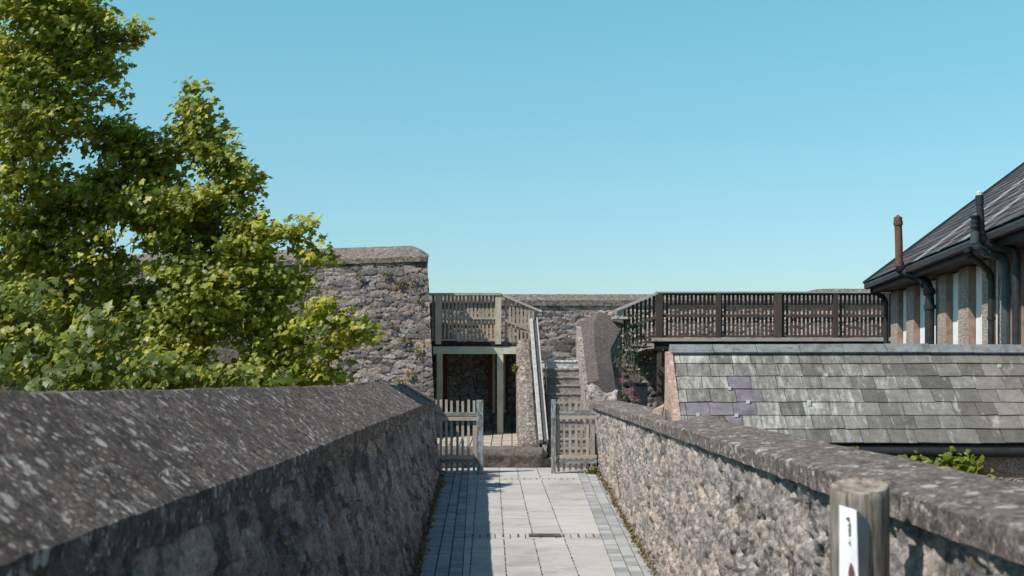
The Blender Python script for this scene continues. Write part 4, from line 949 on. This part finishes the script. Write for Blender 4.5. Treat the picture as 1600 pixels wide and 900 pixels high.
for (x0, x1, y0, y1) in ((1322, 1327, 808, 812), (1324.5, 1327.5, 812, 815), (1326, 1329, 817, 838), (1324.5, 1326, 820, 822), (1324.8, 1326, 827, 829), (1327, 1328, 843, 846), (1325.5, 1328.5, 847, 850), (1328, 1329, 850, 853)):
    b.hexa([onplate(x0, y1), onplate(x1, y1), onplate(x1, y1)+Vector((0,.001,0)), onplate(x0, y1)+Vector((0,.001,0))], [onplate(x0, y0), onplate(x1, y0), onplate(x1, y0)+Vector((0,.001,0)), onplate(x0, y0)+Vector((0,.001,0))])
b.build('lettering', M['ink'], sg)
b = MB(); pts = [(1327,884),(1329,878),(1332,884),(1334,893),(1334.5,906),(1330,914),(1326,908),(1325,894)]
b.face([onplate(*q) for q in pts][::-1]); b.build('emblem', M['ink_red'], sg)

# ------------------------------------------------------------------ small plants
def plant(name, loc, label, cat, pts, nrm, size, m, seed, outline, group=None, stems=None, kind=None, curl=.25):
    rng = np.random.default_rng(seed)
    if kind == 'stuff':
        o = leaves(name, pts, nrm, size, m, None, rng, outline, curl); tag(o, label, cat, group, 'stuff'); return o
    r_ = thing(name, loc, label, cat, group); leaves('foliage', pts, nrm, size, m, r_, rng, outline, curl)
    if stems: stems.build('stem', M['stem'], r_)
    return r_
rng = np.random.default_rng(21)
# ivy along the outhouse gutter: three sprays
for i, (cx, cy, sx, sy, nn) in enumerate([(1425, 722, 30, 9, 75), (1500, 722, 34, 16, 130), (1538, 748, 14, 5, 26)]):
    Yi = 11.82; px = cx + rng.normal(size=nn)*sx*.5; py = cy + rng.normal(size=nn)*sy*.6 + (0 if i < 2 else 0)
    pts = np.array([tuple(P(a, b_, Yi + rng.uniform(-.05, .06))) for a, b_ in zip(px, py)]); nr = rng.normal(size=(nn, 3))*.5 + np.array([-.4, -.55, .7])
    sm = MB(); o = P(cx + 10, 775, Yi+.12)
    for k in range(5): sm.tube([o, P(cx + (k-2)*sx*.2, (775+cy)/2, Yi+.08), P(cx + (k-2)*sx*.42, cy, Yi)], [.006, .005, .003], 5)
    plant('ivy', o, ['bright ivy spray under the gutter nearest the path wall', 'largest bright ivy clump hanging under the slate roof gutter', 'small low tuft of ivy by the sunlit pebbledash patch'][i], 'ivy', pts, nr, rng.uniform(.04, .085, nn), M['ivy'], 30+i, IVY, 'ivy growing by the slate outhouse', sm)
nn = 16; pts = np.array([tuple(P(1333 + rng.normal()*4, 702 + rng.normal()*3, 11.7)) for _ in range(nn)])
plant('ivy', P(1336, 720, 11.75), 'tiny ivy sprig at the near corner of the outhouse gutter', 'ivy', pts, rng.normal(size=(nn,3))*.5 + np.array([-.3,-.5,.7]), rng.uniform(.03,.05,nn), M['ivy'], 44, IVY, 'ivy growing by the slate outhouse')
# dark shrub beside the wide stair parapet
nn = 420; q = rng.normal(size=(nn, 3))*np.array([.17, .22, .34]); pts = q + np.array(P(988, 545, 26.2)); pts[:, 2] = np.clip(pts[:, 2], -1, 1.35)
sm = MB(); o = P(990, 640, 26.2)
for k in range(6): sm.tube([o, P(985 + 3*k, 590, 26.1), P(975 + 5*k, 520 + 12*k, 26.0)], [.02, .014, .006], 5)
plant('shrub', o, 'dark bushy shrub growing between the wide stair parapet and the brown railing', 'shrub', pts, rng.normal(size=(nn,3))*.6 + np.array([-.3,-.3,.7]), rng.uniform(.05,.10,nn), M['shrub'], 50, SIMPLE, None, sm)
nn = 40; dead = thing('dry_twigs', P(968, 590, 25.6), 'pale dry twigs tangled against the dark shrub beside the stair parapet', 'twigs')
sm = MB()
for k in range(18):
    a = P(966 + rng.normal()*3, 590 + rng.normal()*6, 25.6); c = P(966 + rng.uniform(-8, 16), 545 + rng.uniform(0, 45), 25.5); sm.tube([a, a.lerp(c, .5) + Vector(rng.normal(size=3)*.06), c], [.007, .005, .003], 4)
sm.build('twig', M['stem'], dead)
# pink valerian
for i, (cx, cy) in enumerate([(972, 594), (978, 613), (988, 609), (995, 625)]):
    Yv = 22.9; o = P(cx + 2, 660, Yv); sm = MB(); sm.tube([o, P(cx + 2, (cy+660)/2, Yv), P(cx, cy, Yv)], [.006, .005, .004], 5)
    nn = 46; r_ = thing('pink_flower', o, ['topmost pink flower head against the dark yard', 'leftmost low pink flower head behind the right coping', 'pink flower head between its two lower neighbours', 'lowest and largest pink flower head, touching the right coping'][i], 'flower', 'pink flowers behind the right coping')
    s_ = .024 if i < 3 else .038
    leaves('blossom', np.array(P(cx, cy, Yv)) + rng.normal(size=(nn,3))*np.array([s_, s_, s_*.9]), rng.normal(size=(nn,3)) + np.array([-.2,-.4,.5]), rng.uniform(.015,.03,nn), M['petal'], r_, rng, SIMPLE)
    nn = 22; leaves('foliage', np.array(P(cx+1, (cy+640)/2 + 4, Yv)) + rng.normal(size=(nn,3))*np.array([.05,.05,.09]), rng.normal(size=(nn,3))*.6 + np.array([-.2,-.4,.6]), rng.uniform(.04,.08,nn), M['weed'], r_, rng, SIMPLE)
    sm.build('stem', M['stem'], r_)
# weeds in the rampart joints
for i, (px, py, s_) in enumerate([(563, 433, 5), (605, 428, 5), (627, 443, 6), (650, 438, 7), (632, 530, 6), (652, 548, 5), (640, 583, 4), (626, 598, 5), (612, 508, 4), (655, 470, 4)]):
    Yq = Yw(PX(px, 26)) - .09; nn = 60; c0 = np.array(P(px, py, Yq))
    pts = c0 + rng.normal(size=(nn,3))*np.array([s_*.011, .03, s_*.008])
    plant('weed_tuft', P(px, py+2, Yq+.05), 'small yellow-green weed tuft rooted in a joint of the rampart wall', 'weed', pts, rng.normal(size=(nn,3))*.6 + np.array([-.3,-.6,.6]), rng.uniform(.03,.06,nn), M['weed'], 60+i, SIMPLE, 'weed tufts in the rampart joints')
# moss and dry growth along the wall feet
nn = 5200; Ym = rng.uniform(11, 22.1, nn); dn = vnoise(Ym*1.5, Ym*0+3., 1.); keep = rng.random(nn) < (.25 + 1.3*np.clip(dn-.25, 0, 1)); Ym = Ym[keep]; nn = len(Ym)
X = np.interp(Ym, [11, 12.7, 22.4], [1.43, 1.44, 1.53]) - np.abs(rng.normal(size=nn))*.03; Zm = -1.93 + (Ym-12.7)*.0347 + np.abs(rng.normal(size=nn))*.028
plant('moss', None, 'dry brown moss and weeds along the foot of the sunlit wall', 'moss', np.stack([X, Ym, Zm], -1), rng.normal(size=(nn,3))*.6 + np.array([-.5,-.1,.7]), rng.uniform(.025,.055,nn), M['moss'], 71, SIMPLE, kind='stuff')
nn = 1300; Ym = rng.uniform(11, 22, nn); X = np.interp(Ym, [11, 12.7, 22.2], [-.99, -.97, -1.22]) + np.abs(rng.normal(size=nn))*.03; Zm = -1.93 + (Ym-12.7)*.0347 + np.abs(rng.normal(size=nn))*.03
plant('moss', None, 'dark moss along the foot of the shaded wall', 'moss', np.stack([X, Ym, Zm], -1), rng.normal(size=(nn,3))*.6 + np.array([.5,-.1,.7]), rng.uniform(.025,.06,nn), M['moss'], 72, SIMPLE, kind='stuff')
for i, (px, py, Yq, s_, lab) in enumerate([(680, 768, 20.2, .07, 'green weed clump at the foot of the shaded wall beside the setts'), (926, 736, 22.1, .05, 'yellow-green weed at the foot of the sunlit gate by the wall corner'), (808, 576, 26.2, .05, 'yellow weed peeping out beside the slim stair parapet')]):
    nn = 140; c0 = np.array(P(px, py, Yq)); pts = c0 + rng.normal(size=(nn,3))*np.array([s_, s_, s_*.7])
    plant('weed_clump', P(px, py+3, Yq), lab, 'weed', pts, rng.normal(size=(nn,3))*.6 + np.array([0,-.3,.8]), rng.uniform(.04,.08,nn), M['weed'] if i else M['shrub'], 80+i, SIMPLE, 'weed clumps by the path')
# dark box and yard under the brown platform
bx = thing('metal_box', (PX(1002, 24.5), 24.5, -2.6), 'dark metal box standing in the shaded yard under the brown platform', 'box')
b = MB(); b.box(PX(992, 24.5), PX(1012, 24.5), 24.5, 25., -2.6, PZ(600, 24.5)); b.build('cabinet', M['box'], bx, bevel=.01)
b = MB(); b.box(PX(991, 24.5), PX(1013, 24.5), 24.47, 25.02, PZ(600, 24.5)+.002, PZ(600, 24.5)+.03); b.build('lid', M['box'], bx, bevel=.008)
yk = thing('yard_retaining_wall', (2.9, 28.6, -4.6), 'dark damp stone wall closing the yard beneath the brown platform', 'wall')
stone_panel('masonry', [(1.9, 28.4, -3.), (6., 28.4, -3.)], [(1.9, 28.4, PZ(546, YD)), (6., 28.4, PZ(546, YD))], (0,-1,0), M['rampart'], yk, .04, .36, .18, .06, 15., .02)
b = MB(); b.box(1.9, 6., 28.45, 29.9, -4.6, PZ(546, YD)); b.build('wall_core', M['rampart'], yk)

# fallen stones by the left wall foot
for i, (px, py, Yq, r_) in enumerate([(681, 752, 21.6, .12), (676, 770, 20.5, .09), (688, 741, 22.0, .09)]):
    c0 = P(px, py, Yq); c0.z = zp(Yq) + r_*.35; secs = []
    for t in np.linspace(.05, .95, 8):
        rr = r_*math.sin(math.pi*t); secs.append([(c0.x + rr*1.2*math.cos(a), c0.y + rr*1.3*math.sin(a), c0.z - r_*.6 + r_*1.3*t) for a in np.linspace(0, 2*math.pi, 14, endpoint=False)])
    o = sweep('loose_stone', secs, M['coping_left'], None, .03, i*7.1, closed=True, smooth=True)
    tag(o, ['largest loose stone lying at the foot of the shaded wall near the gate', 'loose stone by the shaded wall foot beside the green weed', 'small loose stone tucked against the shaded gate'][i], 'stone', 'loose stones at the wall foot')

# ------------------------------------------------------------------ light, sky, camera
EL, AZ = R(50), R(57)
to_sun = Vector((-math.sin(AZ)*math.cos(EL), -math.cos(AZ)*math.cos(EL), math.sin(EL)))
sun = bpy.data.lights.new('sun', 'SUN'); sun.energy = 4.9; sun.angle = R(.53); sun.color = (1, .945, .87)
so = bpy.data.objects.new('sun', sun); COL.objects.link(so); so.rotation_euler = to_sun.to_track_quat('Z', 'Y').to_euler(); so.location = (-20, -10, 30)
w = bpy.data.worlds.new('World'); S.world = w; w.use_nodes = True; nt = w.node_tree; nt.nodes.clear()
sky = nt.nodes.new('ShaderNodeTexSky'); sky.sky_type = 'NISHITA'; sky.sun_disc = False; sky.sun_elevation = EL; sky.sun_rotation = math.atan2(to_sun.x, to_sun.y) % (2*math.pi)
sky.air_density = 1.0; sky.dust_density = .6; sky.ozone_density = 1.0; sky.altitude = 0
tc = nt.nodes.new('ShaderNodeTexCoord'); sx = nt.nodes.new('ShaderNodeSeparateXYZ'); nt.links.new(tc.outputs['Generated'], sx.inputs[0])
rp_ = nt.nodes.new('ShaderNodeValToRGB'); nt.links.new(sx.outputs[2], rp_.inputs[0]); cr = rp_.color_ramp
cr.elements.new(.5); cr.elements.new(.8)
for e, (p, c) in zip(cr.elements, ((.06, (.60,.72,.75)), (.29, (.61,1.08,.905)), (.55, (.36,.68,.72)), (.9, (.27,.52,.58)))): e.position = p; e.color = (*c, 1)
mx = nt.nodes.new('ShaderNodeMix'); mx.data_type = 'RGBA'; mx.blend_type = 'MULTIPLY'; mx.inputs[0].default_value = 1; nt.links.new(rp_.outputs[0], mx.inputs[7])
bg = nt.nodes.new('ShaderNodeBackground'); bg.inputs[1].default_value = .15; ow_ = nt.nodes.new('ShaderNodeOutputWorld')
nt.links.new(sky.outputs[0], mx.inputs[6]); nt.links.new(mx.outputs[2], bg.inputs[0]); nt.links.new(bg.outputs[0], ow_.inputs[0])
cam = bpy.data.cameras.new('camera'); cam.lens = 45; cam.sensor_width = 36; cam.shift_y = 145/1600; cam.clip_start = .05; cam.clip_end = 3000
cam.dof.use_dof = True; cam.dof.focus_distance = 22.5; cam.dof.aperture_fstop = 4.6
co = bpy.data.objects.new('camera', cam); COL.objects.link(co); co.location = (0, 0, 0); co.rotation_euler = (R(90), 0, 0); S.camera = co
vs = S.view_settings; S.display_settings.display_device = 'sRGB'; vs.view_transform = 'Standard'; vs.look = 'None'; vs.exposure = .2; vs.gamma = 1; vs.use_curve_mapping = False
S.cycles.max_bounces = 6; S.cycles.transparent_max_bounces = 8; S.cycles.use_denoising = True
